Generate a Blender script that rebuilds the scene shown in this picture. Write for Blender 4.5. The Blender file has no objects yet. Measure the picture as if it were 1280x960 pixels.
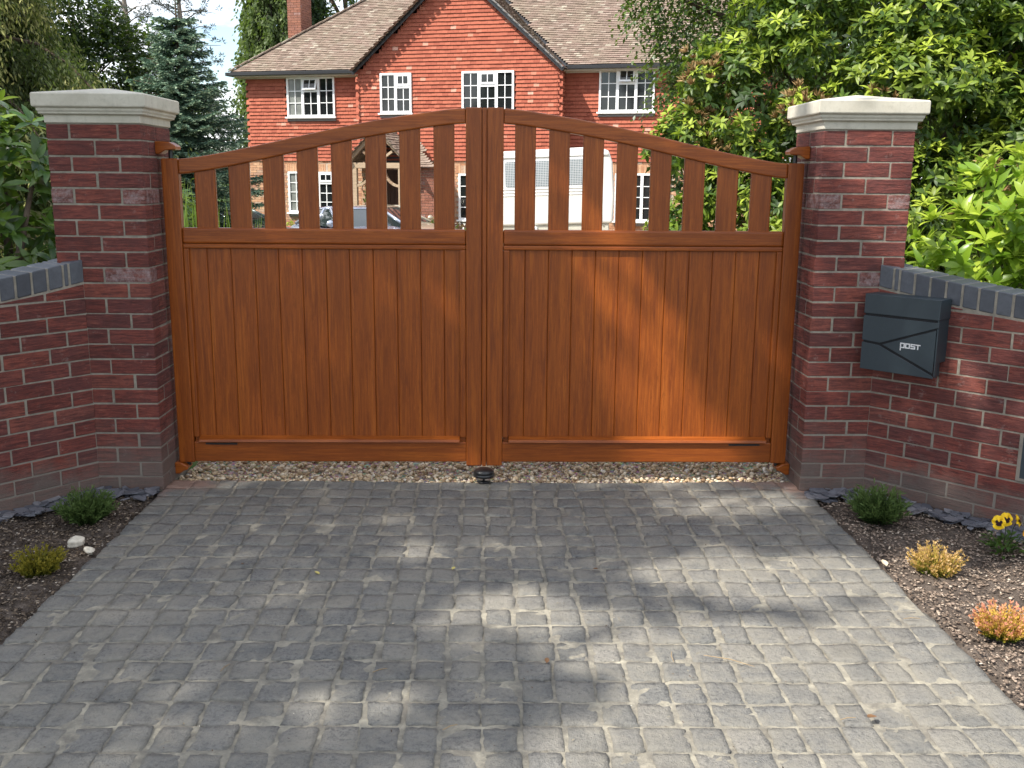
import bpy, bmesh, math, random
import numpy as np
from mathutils import Vector, Matrix

SC = bpy.context.scene
COL = SC.collection
PI = math.pi
RND = random.Random(7)
RG = np.random.default_rng(11)

# ------------------------------------------------------------------ helpers
def link(o):
    COL.objects.link(o); return o

def tag(o, label=None, cat=None, group=None, kind=None):
    if label: o['label'] = label
    if cat: o['category'] = cat
    if group: o['group'] = group
    if kind: o['kind'] = kind
    return o

def empty(name, loc=(0, 0, 0), rz=0.0, label=None, cat=None, group=None):
    o = bpy.data.objects.new(name, None)
    o.empty_display_size = 0.1
    o.location = loc; o.rotation_euler = (0, 0, rz)
    link(o)
    return tag(o, label, cat, group)

class MB:
    """collects faces, builds one mesh object"""
    def __init__(s): s.v = []; s.f = []; s.m = []; s.off = 0
    def add(s, vs, fs, mi=0):
        b = len(s.v); s.v.extend([tuple(p) for p in vs])
        for f in fs:
            s.f.append(tuple(i + b for i in f)); s.m.append(mi)
    def hexa(s, p, mi=0):   # 8 points: bottom 0-3 ccw, top 4-7
        s.add(p, [(3, 2, 1, 0), (4, 5, 6, 7), (0, 1, 5, 4), (1, 2, 6, 5), (2, 3, 7, 6), (3, 0, 4, 7)], mi)
    def box(s, x0, x1, y0, y1, z0, z1, mi=0, T=None):
        p = [(x0, y0, z0), (x1, y0, z0), (x1, y1, z0), (x0, y1, z0), (x0, y0, z1), (x1, y0, z1), (x1, y1, z1), (x0, y1, z1)]
        if T: p = [T(q) for q in p]
        s.hexa(p, mi)
    def bar(s, a, b, w, d, up=(0, 0, 1), mi=0):   # rectangular bar from a to b
        a = Vector(a); b = Vector(b); x = (b - a).normalized(); u = Vector(up)
        y = u.cross(x).normalized(); z = x.cross(y)
        p = []
        for q in (a, b):
            for sy, sz in ((-1, -1), (1, -1), (1, 1), (-1, 1)):
                p.append(q + y * (w / 2 * sy) + z * (d / 2 * sz))
        s.add(p, [(3, 2, 1, 0), (4, 5, 6, 7), (0, 1, 5, 4), (1, 2, 6, 5), (2, 3, 7, 6), (3, 0, 4, 7)], mi)
    def tube(s, pts, rad, n=8, mi=0, cap=True):
        pts = [Vector(p) for p in pts]; rings = []
        if not hasattr(rad, '__len__'): rad = [rad] * len(pts)
        b = len(s.v)
        for i, p in enumerate(pts):
            t = (pts[min(i + 1, len(pts) - 1)] - pts[max(i - 1, 0)]).normalized()
            r = Vector((1, 0, 0)) if abs(t.x) < .8 else Vector((0, 1, 0))
            a = t.cross(r).normalized(); c = t.cross(a)
            for k in range(n):
                an = 2 * PI * k / n
                s.v.append(tuple(p + (a * math.cos(an) + c * math.sin(an)) * rad[i]))
        for i in range(len(pts) - 1):
            for k in range(n):
                k2 = (k + 1) % n
                s.f.append((b + i * n + k, b + i * n + k2, b + (i + 1) * n + k2, b + (i + 1) * n + k)); s.m.append(mi)
        if cap:
            s.f.append(tuple(b + k for k in range(n))[::-1]); s.m.append(mi)
            e = b + (len(pts) - 1) * n
            s.f.append(tuple(e + k for k in range(n))); s.m.append(mi)
    def lathe(s, prof, c=(0, 0, 0), n=20, mi=0, axis='z'):
        b = len(s.v)
        for r, h in prof:
            for k in range(n):
                an = 2 * PI * k / n
                x, y = r * math.cos(an), r * math.sin(an)
                p = (c[0] + x, c[1] + y, c[2] + h) if axis == 'z' else (c[0] + x, c[1] + h, c[2] + y)
                s.v.append(p)
        for i in range(len(prof) - 1):
            for k in range(n):
                k2 = (k + 1) % n
                s.f.append((b + i * n + k, b + i * n + k2, b + (i + 1) * n + k2, b + (i + 1) * n + k)); s.m.append(mi)
    def prism(s, poly, y0, y1, mi=0):   # polygon in xz extruded along y
        b = len(s.v); n = len(poly)
        for y in (y0, y1):
            for x, z in poly: s.v.append((x, y, z))
        s.f.append(tuple(range(b, b + n))); s.m.append(mi)
        s.f.append(tuple(range(b + 2 * n - 1, b + n - 1, -1))); s.m.append(mi)
        for i in range(n):
            j = (i + 1) % n
            s.f.append((b + i, b + n + i, b + n + j, b + j)); s.m.append(mi)
    def build(s, name, mat, parent=None, bevel=0, smooth=False, seg=1, fix=True):
        me = bpy.data.meshes.new(name)
        me.from_pydata(s.v, [], s.f)
        mats = mat if isinstance(mat, (list, tuple)) else [mat]
        for m in mats: me.materials.append(m)
        if len(mats) > 1: me.polygons.foreach_set('material_index', s.m)
        if fix:
            bm = bmesh.new(); bm.from_mesh(me)
            bmesh.ops.recalc_face_normals(bm, faces=bm.faces); bm.to_mesh(me); bm.free()
        if smooth: me.polygons.foreach_set('use_smooth', [True] * len(me.polygons))
        o = link(bpy.data.objects.new(name, me))
        if parent: o.parent = parent
        if bevel:
            md = o.modifiers.new('bevel', 'BEVEL'); md.width = bevel; md.segments = seg; md.limit_method = 'ANGLE'
            md.angle_limit = math.radians(35)
        return o

def np_mesh(name, V, faces, mat, parent=None, tint=None, smooth=False, mi=None):
    """faces: list of (K,3)/(K,4) index arrays"""
    me = bpy.data.meshes.new(name)
    V = np.asarray(V, dtype=np.float32)
    me.vertices.add(len(V)); me.vertices.foreach_set('co', V.ravel())
    fs = [np.asarray(f, dtype=np.int32) for f in faces if len(f)]
    loops = np.concatenate([f.ravel() for f in fs])
    tot = np.concatenate([np.full(len(f), f.shape[1], np.int32) for f in fs])
    st = np.concatenate([[0], np.cumsum(tot)[:-1]]).astype(np.int32)
    me.loops.add(len(loops)); me.loops.foreach_set('vertex_index', loops)
    me.polygons.add(len(tot)); me.polygons.foreach_set('loop_start', st)
    if smooth: me.polygons.foreach_set('use_smooth', np.ones(len(tot), bool))
    for m in (mat if isinstance(mat, (list, tuple)) else [mat]): me.materials.append(m)
    if mi is not None: me.polygons.foreach_set('material_index', np.asarray(mi, np.int32))
    if tint is not None:
        a = me.attributes.new('tint', 'FLOAT', 'POINT'); a.data.foreach_set('value', np.asarray(tint, np.float32))
    me.update(calc_edges=True); me.validate()
    o = link(bpy.data.objects.new(name, me))
    if parent: o.parent = parent
    return o

def nrm(a):
    a = np.asarray(a, float); return a / np.maximum(np.linalg.norm(a, axis=-1, keepdims=True), 1e-9)

class Leaves:
    def __init__(s): s.V = []; s.F = []; s.t = []; s.n = 0
    def add(s, B, D, N, L, W, n=2, curl=.2, fold=.25, t0=.5, t1=None, prof=.85):
        B = np.asarray(B, float); k = len(B)
        if k == 0: return
        D = nrm(D); N = np.asarray(N, float); N = N - (N * D).sum(1, keepdims=True) * D; N = nrm(N); S = np.cross(D, N)
        L = np.broadcast_to(np.asarray(L, float), (k,))[:, None]; W = np.broadcast_to(np.asarray(W, float), (k,))[:, None]
        t0 = np.broadcast_to(np.asarray(t0, float), (k,)); t1 = t0 if t1 is None else np.broadcast_to(np.asarray(t1, float), (k,))
        pts = []; tt = []
        def rib(t): return B + D * L * (t - .25 * abs(curl) * t * t) - N * curl * L * t * t
        for j in range(n + 1):
            pts.append(rib(j / n)); tt.append(t0 + (t1 - t0) * (j / n))
        for j in range(1, n):
            t = j / n; w = math.sin(PI * t ** prof) ** .8; r = rib(t)
            pts.append(r + S * W * .5 * w + N * fold * W * .5 * w); tt.append(t0 + (t1 - t0) * t)
            pts.append(r - S * W * .5 * w + N * fold * W * .5 * w); tt.append(t0 + (t1 - t0) * t)
        m = len(pts); P = np.stack(pts, 1).reshape(-1, 3); T = np.stack(tt, 1).ravel()
        base = (np.arange(k) * m)[:, None] + s.n
        tri = []; quad = []
        l = lambda j: n + 1 + 2 * (j - 1)
        tri += [(0, 1, l(1)), (0, l(1) + 1, 1), (n - 1, n, l(n - 1)), (n - 1, l(n - 1) + 1, n)]
        for j in range(1, n - 1):
            quad += [(j, j + 1, l(j + 1), l(j)), (j, l(j) + 1, l(j + 1) + 1, j + 1)]
        s.F.append((base[:, :, None] + np.array(tri)[None]).reshape(-1, 3))
        if quad: s.F.append((base[:, :, None] + np.array(quad)[None]).reshape(-1, 4))
        s.V.append(P); s.t.append(T); s.n += k * m
    def blade(s, B, D, N, L, W, t0=.5, t1=None):
        """narrow 4-vertex sprig: two triangles"""
        B = np.asarray(B, float); k = len(B)
        if k == 0: return
        D = nrm(D); N = np.asarray(N, float); S = nrm(np.cross(D, N))
        L = np.broadcast_to(np.asarray(L, float), (k,))[:, None]; W = np.broadcast_to(np.asarray(W, float), (k,))[:, None]
        t0 = np.broadcast_to(np.asarray(t0, float), (k,)); t1 = t0 if t1 is None else np.broadcast_to(np.asarray(t1, float), (k,))
        P = np.stack([B, B + D * L * .5 + S * W * .5, B + D * L, B + D * L * .5 - S * W * .5], 1).reshape(-1, 3)
        T = np.stack([t0, (t0 + t1) / 2, t1, (t0 + t1) / 2], 1).ravel()
        base = (np.arange(k) * 4)[:, None] + s.n
        s.F.append(base + np.array([[0, 1, 2, 3]])); s.V.append(P); s.t.append(T); s.n += 4 * k
    def build(s, name, mat, parent=None):
        q = {}
        for f in s.F: q.setdefault(f.shape[1], []).append(f)
        return np_mesh(name, np.concatenate(s.V), [np.concatenate(x) for x in q.values()], mat, parent, np.concatenate(s.t))

def rdir(k, up=0.0):
    v = RG.normal(size=(k, 3)); v = nrm(v)
    if up: v = nrm(v + np.array([0, 0, up]))
    return v

# ------------------------------------------------------------------ material nodes
class NT:
    def __init__(s, name):
        s.m = bpy.data.materials.new(name); s.m.use_nodes = True
        s.t = s.m.node_tree; s.n = s.t.nodes; s.b = s.n['Principled BSDF']; s.out = s.n['Material Output']
    def new(s, t, **k):
        x = s.n.new(t)
        for a, v in k.items(): setattr(x, a, v)
        return x
    def l(s, a, b): s.t.links.new(a, b)
    def val(s, sock, v):
        if hasattr(v, 'is_linked'): s.l(v, sock)
        else: sock.default_value = v
    def coord(s, scale=(1, 1, 1), kind='Object', rot=(0, 0, 0)):
        c = s.new('ShaderNodeTexCoord'); m = s.new('ShaderNodeMapping')
        m.inputs['Scale'].default_value = scale; m.inputs['Rotation'].default_value = rot
        s.l(c.outputs[kind], m.inputs[0]); return m.outputs[0]
    def noise(s, v, scale=5, detail=4, rough=.55, dist=0):
        x = s.new('ShaderNodeTexNoise'); x.inputs['Scale'].default_value = scale; x.inputs['Detail'].default_value = detail
        x.inputs['Roughness'].default_value = rough; x.inputs['Distortion'].default_value = dist
        s.l(v, x.inputs['Vector']); return x.outputs['Fac']
    def ramp(s, fac, stops, interp='LINEAR'):
        r = s.new('ShaderNodeValToRGB'); r.color_ramp.interpolation = interp
        e = r.color_ramp.elements
        while len(e) > 1: e.remove(e[-1])
        for i, (p, c) in enumerate(stops):
            c = (c, c, c) if not hasattr(c, '__len__') else c
            x = e[0] if i == 0 else e.new(p)
            x.position = p; x.color = (*c, 1)
        s.l(fac, r.inputs[0]); return r.outputs[0]
    def mix(s, fac, a, b, mode='MIX'):
        x = s.new('ShaderNodeMix', data_type='RGBA', blend_type=mode)
        s.val(x.inputs[0], fac)
        for sock, v in ((x.inputs[6], a), (x.inputs[7], b)):
            if hasattr(v, 'is_linked'): s.l(v, sock)
            else: sock.default_value = (*v, 1)
        return x.outputs[2]
    def math(s, op, a, b=0.0, c=None):
        x = s.new('ShaderNodeMath', operation=op); s.val(x.inputs[0], a); s.val(x.inputs[1], b)
        if c is not None: s.val(x.inputs[2], c)
        return x.outputs[0]
    def island(s): return s.new('ShaderNodeNewGeometry').outputs['Random Per Island']
    def attr(s, n): return s.new('ShaderNodeAttribute', attribute_name=n).outputs['Fac']
    def objrand(s): return s.new('ShaderNodeObjectInfo').outputs['Random']
    def xyz(s, v):
        x = s.new('ShaderNodeSeparateXYZ'); s.l(v, x.inputs[0]); return x.outputs
    def bump(s, h, strength=.3, dist=.01):
        b = s.new('ShaderNodeBump'); b.inputs['Strength'].default_value = strength; b.inputs['Distance'].default_value = dist
        s.l(h, b.inputs['Height']); s.l(b.outputs[0], s.b.inputs['Normal'])
    def fin(s, col=None, rough=.6, spec=.5, metal=0):
        if col is not None:
            if hasattr(col, 'is_linked'): s.l(col, s.b.inputs['Base Color'])
            else: s.b.inputs['Base Color'].default_value = (*col, 1)
        s.val(s.b.inputs['Roughness'], rough); s.b.inputs['Specular IOR Level'].default_value = spec
        s.b.inputs['Metallic'].default_value = metal
        return s.m

def m_plain(name, col, rough=.5, spec=.5, metal=0, var=.12, scale=30):
    t = NT(name); n = t.noise(t.coord(), scale, 4)
    a = tuple(c * (1 - var) for c in col); b = tuple(min(1, c * (1 + var)) for c in col)
    return t.fin(t.ramp(n, [(.3, a), (.7, b)]), rough, spec, metal)

def m_brick(name, stops, dust=(.135, .116, .10), dust_h=.34, bump=.9, lime=.16, dk=.72):
    t = NT(name); v = t.coord(); r = t.island()
    c = t.ramp(r, stops)
    drag = t.noise(t.coord((9, 9, 85)), 1, 5, .75, .8)          # dragfaced horizontal wire marks
    c = t.mix(t.ramp(drag, [(.40, .85 * dk), (.53, 0)]), c, (.032, .016, .015)); c = t.mix(t.ramp(drag, [(.56, 0), (.66, .5)]), c, (.30, .105, .075))
    sp = t.noise(v, 9, 4, .7)
    c = t.mix(t.ramp(sp, [(.44, .0), (.58, .5 * dk)]), c, (.075, .034, .034))
    fl = t.noise(v, 14, 6, .75)
    c = t.mix(t.ramp(fl, [(.60, 0), (.68, lime)]), c, (.46, .42, .39)); c = t.mix(t.math('MULTIPLY', t.ramp(r, [(.965, 0), (.97, 1)]), t.ramp(t.noise(v, 22, 5, .8), [(.42, 0), (.66, .5)])), c, (.42, .36, .36))   # lime bloom
    z = t.xyz(v)[2]; zz = t.math('ADD', z, t.math('ADD', t.math('MULTIPLY', t.math('SUBTRACT', t.noise(v, 4, 4, .7), .5), -.45), t.math('MULTIPLY', r, -.08)))
    c = t.mix(t.ramp(zz, [(.0, .75), (dust_h * .3, .5), (dust_h, 0)]), c, dust) if dust_h else c
    t.bump(t.math('ADD', drag, t.math('MULTIPLY', t.noise(v, 60, 4), .6)), bump, .006)
    return t.fin(c, .88, .25)

def m_mortar(name, col=(.245, .22, .18)):
    t = NT(name); v = t.coord()
    n = t.noise(v, 25, 5, .65)
    c = t.ramp(n, [(.3, tuple(x * .7 for x in col)), (.7, tuple(x * 1.25 for x in col))])
    z = t.xyz(v)[2]
    c = t.mix(t.ramp(t.math('ADD', z, t.math('MULTIPLY', t.noise(v, 5, 3), -.3)), [(0, .7), (.3, 0)]), c, (.2, .175, .15))
    t.bump(t.noise(v, 180, 4), .6, .004)
    return t.fin(c, .95, .15)

def m_wood(name, axis='z', base=(.275, .068, .0095), dark=(.13, .028, .0048), lite=(.41, .12, .019)):
    t = NT(name)
    s = {'z': (46, 46, 1.9), 'x': (1.9, 46, 46)}[axis]; f = {'z': (150, 150, 6), 'x': (6, 150, 150)}[axis]
    c0 = t.new('ShaderNodeTexCoord'); r = t.island(); o = t.objrand()
    off = t.new('ShaderNodeCombineXYZ'); k = t.math('MULTIPLY', t.math('ADD', r, o), 37.0)
    for i in range(3): t.l(k, off.inputs[i])
    va = t.new('ShaderNodeVectorMath', operation='ADD'); t.l(c0.outputs['Object'], va.inputs[0]); t.l(off.outputs[0], va.inputs[1])
    def mp(sc):
        m = t.new('ShaderNodeMapping'); m.inputs['Scale'].default_value = sc; t.l(va.outputs[0], m.inputs[0]); return m.outputs[0]
    g = t.noise(mp(s), 1, 4, .55, 1.4); fine = t.noise(mp(f), 1, 3, .6, .3)
    cath = t.noise(mp(tuple(x * .28 for x in s)), 1, 3, .5, .8)
    c = t.ramp(g, [(.28, dark), (.5, base), (.72, lite)])
    c = t.mix(.45, c, t.ramp(fine, [(.35, dark), (.6, base), (.75, lite)]))
    c = t.mix(t.ramp(cath, [(.3, .35), (.6, 0)]), c, dark)
    fl = t.noise(mp({'z': (90, 90, 9), 'x': (9, 90, 90)}[axis]), 1, 5, .8, 2.0); c = t.mix(t.ramp(fl, [(.36, .55), (.46, 0)]), c, dark); c = t.mix(t.ramp(fl, [(.56, 0), (.68, .4)]), c, lite)
    tone = t.math('ADD', t.math('MULTIPLY', r, .7), t.math('MULTIPLY', o, .3))
    c = t.mix(t.ramp(tone, [(0, .5), (.5, 0)]), c, (.12, .03, .006))
    t.bump(fine, .12, .002)
    return t.fin(c, t.ramp(g, [(.3, .40), (.7, .30)]), .32)

def m_leaf(name, cols, tip=None, trans=.35, rough=.45, spec=.4, veg=None):
    t = NT(name); r = t.island()
    c = t.ramp(r, [(i / max(1, len(cols) - 1), x) for i, x in enumerate(cols)])
    n = t.noise(t.coord(), 1.7, 3)
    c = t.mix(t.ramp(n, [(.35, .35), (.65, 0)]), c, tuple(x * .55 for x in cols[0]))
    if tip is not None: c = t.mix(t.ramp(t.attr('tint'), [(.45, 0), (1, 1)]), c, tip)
    m = t.fin(c, rough, spec)
    tr = t.new('ShaderNodeBsdfTranslucent'); t.l(t.mix(.5, c, (.25, .4, .03), 'MIX') if veg is None else c, tr.inputs[0])
    mx = t.new('ShaderNodeMixShader'); mx.inputs[0].default_value = trans
    t.l(t.b.outputs[0], mx.inputs[1]); t.l(tr.outputs[0], mx.inputs[2]); t.l(mx.outputs[0], t.out.inputs[0])
    return m

def m_tint(name, stops, trans=.3, jit=.25):
    t = NT(name); r = t.island()
    f = t.math('ADD', t.attr('tint'), t.math('MULTIPLY', t.math('SUBTRACT', r, .5), jit))
    c = t.ramp(f, stops); m = t.fin(c, .6, .3)
    tr = t.new('ShaderNodeBsdfTranslucent'); t.l(c, tr.inputs[0])
    mx = t.new('ShaderNodeMixShader'); mx.inputs[0].default_value = trans
    t.l(t.b.outputs[0], mx.inputs[1]); t.l(tr.outputs[0], mx.inputs[2]); t.l(mx.outputs[0], t.out.inputs[0])
    return m

def m_island(name, stops, rough=.8, spec=.3, bump=0, nscale=40, dirt=None):
    t = NT(name); v = t.coord(); c = t.ramp(t.island(), stops)
    n = t.noise(v, nscale, 4, .65)
    c = t.mix(t.ramp(n, [(.3, .45), (.65, 0)]), c, tuple(x * .5 for x in stops[0][1]))
    if dirt: c = t.mix(t.ramp(t.noise(v, 1.3, 5, .65), [(.45, 0), (.75, .6)]), c, dirt)
    if bump: t.bump(t.noise(v, nscale * 2, 4), bump, .006)
    return t.fin(c, rough, spec)

M = {}
M['brick'] = m_brick('red_brick', [(0, (.125, .035, .028)), (.22, (.165, .047, .037)), (.48, (.19, .053, .04)), (.68, (.15, .046, .039)), (.84, (.118, .042, .037)), (.92, (.225, .062, .043)), (1, (.18, .075, .062))])
M['brick_wall'] = m_brick('red_brick_wall', [(0, (.125, .035, .028)), (.22, (.165, .047, .037)), (.48, (.19, .053, .04)), (.68, (.15, .046, .039)), (.84, (.118, .042, .037)), (.92, (.225, .062, .043)), (1, (.18, .075, .062))], dust_h=.17)
M['mortar'] = m_mortar('lime_mortar')
M['blue_brick'] = m_island('blue_engineering_brick', [(0, (.045, .05, .062)), (1, (.085, .092, .108))], .5, .5, .25, 30)
M['stone'] = None
t = NT('cast_stone'); v = t.coord(); n = t.noise(v, 6, 6, .65)
c = t.ramp(n, [(.25, (.40, .37, .30)), (.7, (.56, .53, .45))]); c = t.mix(t.ramp(t.noise(v, 45, 4), [(.55, 0), (.72, .3)]), c, (.27, .255, .21)); c = t.mix(t.ramp(t.noise(t.coord((16, 16, 3)), 1, 5, .7), [(.52, 0), (.72, .25)]), c, (.26, .245, .20))
t.bump(t.noise(v, 150, 3), .2, .003); M['stone'] = t.fin(c, .85, .25)
M['wood_z'] = m_wood('golden_oak_upright', 'z'); M['wood_x'] = m_wood('golden_oak_rail', 'x')
M['black'] = m_plain('black_plastic', (.012, .012, .013), .35, .5)
M['anthracite'] = m_plain('anthracite_paint', (.021, .033, .041), .45, .5, 0, .05, 60)
M['groove'] = m_plain('dark_gap', (.006, .007, .009), .6, .3)
M['steel'] = m_plain('brushed_steel', (.75, .76, .78), .3, .5, .4, .05)

# ------------------------------------------------------------------ camera, sun, sky
F, PIT, YAW, ROLL, EYE = 1246.8, .2043, .0195, .0076, 1.5666
fw = Vector((math.sin(YAW) * math.cos(PIT), math.cos(YAW) * math.cos(PIT), -math.sin(PIT)))
rt = Vector((math.cos(YAW), -math.sin(YAW), 0)); up = rt.cross(fw)
r2 = rt * math.cos(ROLL) + up * math.sin(ROLL); u2 = -rt * math.sin(ROLL) + up * math.cos(ROLL)
cam = bpy.data.cameras.new('camera'); co = link(bpy.data.objects.new('camera', cam))
cam.sensor_width = 36; cam.lens = F / 1280 * 36; cam.clip_start = .05; cam.clip_end = 2000
mw = Matrix.Identity(4)
for i in range(3): mw[i][0] = r2[i]; mw[i][1] = u2[i]; mw[i][2] = -fw[i]
mw[0][3], mw[1][3], mw[2][3] = 0, 0, EYE
co.matrix_world = mw; SC.camera = co

SAZ, SEL = math.radians(55), math.radians(50)
SUN = Vector((math.sin(SAZ) * math.cos(SEL), math.cos(SAZ) * math.cos(SEL), -math.sin(SEL)))
KX, KY = SUN.x / -SUN.z, SUN.y / -SUN.z      # ground shift of a shadow per metre of height
sl = bpy.data.lights.new('sun', 'SUN'); sl.energy = 4.6; sl.angle = math.radians(.53); sl.color = (1, .945, .85)
so = link(bpy.data.objects.new('sun', sl)); so.rotation_euler = SUN.to_track_quat('-Z', 'Y').to_euler()

W = bpy.data.worlds.new('World'); SC.world = W; W.use_nodes = True
wt = W.node_tree; wn = wt.nodes; wn.clear()
def wnew(t, **k):
    x = wn.new(t)
    for a, v in k.items(): setattr(x, a, v)
    return x
sky = wnew('ShaderNodeTexSky', sky_type='NISHITA', sun_disc=False, sun_elevation=SEL, sun_rotation=SAZ + PI, altitude=60, air_density=1, dust_density=.9, ozone_density=1.3)
bg = wnew('ShaderNodeBackground'); bg.inputs[1].default_value = .15; wt.links.new(sky.outputs[0], bg.inputs[0])
cb = wnew('ShaderNodeBackground'); cb.inputs[0].default_value = (.97, .98, 1, 1); cb.inputs[1].default_value = 1.15
tc = wnew('ShaderNodeTexCoord'); sep = wnew('ShaderNodeSeparateXYZ'); wt.links.new(tc.outputs['Generated'], sep.inputs[0])
def wmath(op, a, b):
    x = wnew('ShaderNodeMath', operation=op)
    for i, q in enumerate((a, b)):
        if hasattr(q, 'is_linked'): wt.links.new(q, x.inputs[i])
        else: x.inputs[i].default_value = q
    return x.outputs[0]
den = wmath('ADD', wmath('MAXIMUM', sep.outputs[2], 0), .22)
cv = wnew('ShaderNodeCombineXYZ'); wt.links.new(wmath('DIVIDE', sep.outputs[0], den), cv.inputs[0]); wt.links.new(wmath('DIVIDE', sep.outputs[1], den), cv.inputs[1])
wm = wnew('ShaderNodeMapping'); wm.inputs["Location"].default_value = (.55, .32, 0); wt.links.new(cv.outputs[0], wm.inputs[0])
wz = wnew('ShaderNodeTexNoise'); wz.inputs['Scale'].default_value = 1.7; wz.inputs['Detail'].default_value = 8; wz.inputs['Roughness'].default_value = .55
wt.links.new(wm.outputs[0], wz.inputs['Vector'])
wr = wnew('ShaderNodeValToRGB'); wr.color_ramp.elements[0].position = .42; wr.color_ramp.elements[1].position = .57
wt.links.new(wz.outputs['Fac'], wr.inputs[0])
ms = wnew('ShaderNodeMixShader'); wt.links.new(wr.outputs[0], ms.inputs[0]); wt.links.new(bg.outputs[0], ms.inputs[1]); wt.links.new(cb.outputs[0], ms.inputs[2])
wo = wnew('ShaderNodeOutputWorld'); wt.links.new(ms.outputs[0], wo.inputs[0])
SC.view_settings.view_transform = 'Standard'; SC.view_settings.look = 'None'; SC.view_settings.exposure = 0.82; SC.view_settings.gamma = 1
SC.view_settings.use_curve_mapping = False
SC.cycles.max_bounces = 8; SC.cycles.diffuse_bounces = 3; SC.cycles.glossy_bounces = 3; SC.cycles.transmission_bounces = 4; SC.cycles.transparent_max_bounces = 4
SC.cycles.use_denoising = True

def gz(y): return 0 if y < 7 else (-.45 * min(1, (y - 7) / 17))

# ------------------------------------------------------------------ ground
def grid(x0, x1, y0, y1, nx, ny, zf):
    xs = np.linspace(x0, x1, nx); ys = np.linspace(y0, y1, ny)
    X, Y = np.meshgrid(xs, ys); Z = zf(X, Y)
    V = np.stack([X, Y, Z], -1).reshape(-1, 3)
    i = np.arange(nx - 1)[None] + np.arange(ny - 1)[:, None] * nx; i = i.ravel()
    return V, [np.stack([i, i + 1, i + nx + 1, i + nx], 1)]

t = NT('ground_grass'); v = t.coord(); n = t.noise(v, 2, 6, .7)
mg = t.fin(t.ramp(n, [(.3, (.03, .05, .012)), (.55, (.05, .085, .02)), (.75, (.09, .1, .04))]), .95, .1)
def zground(X, Y): return np.where(Y < 7, 0, -.45 * np.clip((Y - 7) / 17, 0, 1)) - .09
V, Fq = grid(-300, 300, -200, 600, 61, 241, zground)
o = np_mesh('ground', V, Fq, mg); tag(o, kind='structure')

t = NT('rear_gravel'); v = t.coord(); vo = t.new('ShaderNodeTexVoronoi'); vo.inputs['Scale'].default_value = 55; t.l(v, vo.inputs['Vector'])
c = t.mix(.6, t.ramp(t.noise(v, 3, 4), [(.3, (.30, .24, .18)), (.7, (.42, .35, .27))]), vo.outputs['Color'], 'SOFT_LIGHT')
t.bump(vo.outputs['Distance'], .8, .02); mgr = t.fin(c, .9, .2)
V, Fq = grid(-9, 9, 5.02, 29.2, 37, 98, lambda X, Y: zground(X, Y) + .065)
V[:, 0] = np.where(V[:, 1] < 7.5, np.clip(V[:, 0], -1.66, 1.6), V[:, 0])
o = np_mesh('gravel_drive', V, Fq, mgr); tag(o, kind='structure')

t = NT('road_asphalt'); v = t.coord(); t.bump(t.noise(v, 220, 3), .5, .01)
mr = t.fin(t.ramp(t.noise(v, 60, 5), [(.3, (.035, .035, .037)), (.7, (.075, .073, .07))]), .9, .2)
V, Fq = grid(-60, 60, -7, -.4, 61, 4, lambda X, Y: X * 0 - .03)
o = np_mesh('road', V, Fq, mr); tag(o, kind='structure')

# cobbled drive: real setts bedded in a mortar sheet
DX0, DX1, DY0, DY1 = -1.665, 1.605, -.35, 5.03
t = NT('granite_sett'); v = t.coord(); r = t.island()
c = t.ramp(r, [(0, (.155, .155, .147)), (.4, (.20, .195, .182)), (.7, (.175, .170, .158)), (1, (.255, .24, .213))])
c = t.mix(t.ramp(t.noise(v, 75, 5, .75), [(.36, .75), (.52, 0)]), c, (.07, .072, .072)); c = t.mix(t.ramp(t.noise(v, 48, 6, .75, .6), [(.55, 0), (.68, .6)]), c, (.27, .26, .23))
c = t.mix(t.ramp(t.noise(v, 260, 3, .6), [(.62, 0), (.75, .5)]), c, (.30, .30, .29))
c = t.mix(t.ramp(t.noise(v, 7, 6, .72, .5), [(.43, 0), (.62, .8)]), c, (.25, .235, .20))     # dried mortar haze
c = t.mix(t.ramp(t.noise(v, 1.1, 4, .6), [(.45, 0), (.7, .4)]), c, (.27, .25, .21)); c = t.mix(t.ramp(t.noise(v, 2.3, 5, .7), [(.55, 0), (.75, .45)]), c, (.085, .08, .07))
y = t.xyz(v)
def pinkdust(t, v, c):     # brick dust trodden in beside the pillars
    p = t.xyz(v)
    q = t.math('ADD', t.math('MULTIPLY', t.math('SUBTRACT', t.math('ABSOLUTE', t.math('ADD', p[0], .03)), 1.2), 1.6), t.math('MULTIPLY', t.math('SUBTRACT', p[1], 4.75), 2.2))
    q = t.math('ADD', q, t.math('MULTIPLY', t.math('SUBTRACT', t.noise(v, 6, 4), .5), 1.2))
    return t.mix(t.ramp(q, [(.62, 0), (1, .6)]), c, (.36, .19, .135))
c = pinkdust(t, v, c)
t.bump(t.math('ADD', t.noise(v, 55, 5, .7), t.math('MULTIPLY', t.noise(v, 240, 3), .5)), 1.0, .011)
msett = t.fin(c, .8, .3)
t = NT('drive_mortar'); v = t.coord()
c = t.ramp(t.noise(v, 16, 6, .7), [(.28, (.17, .158, .132)), (.5, (.26, .24, .195)), (.75, (.42, .385, .30))])
p = t.xyz(v)
ends = t.ramp(t.math('ADD', t.math('ABSOLUTE', t.math('SUBTRACT', p[0], -.03)), t.math('MULTIPLY', t.math('SUBTRACT', p[1], 4.9), .9)), [(0, 0), (.99, 0), (1, 0)])
c = t.mix(t.ramp(t.noise(v, 9, 5, .7), [(.46, 0), (.62, .7)]), c, (.13, .12, .105)); c = pinkdust(t, v, c)
t.bump(t.noise(v, 120, 4, .7), .7, .006); mdm = t.fin(c, .93, .15)

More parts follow.
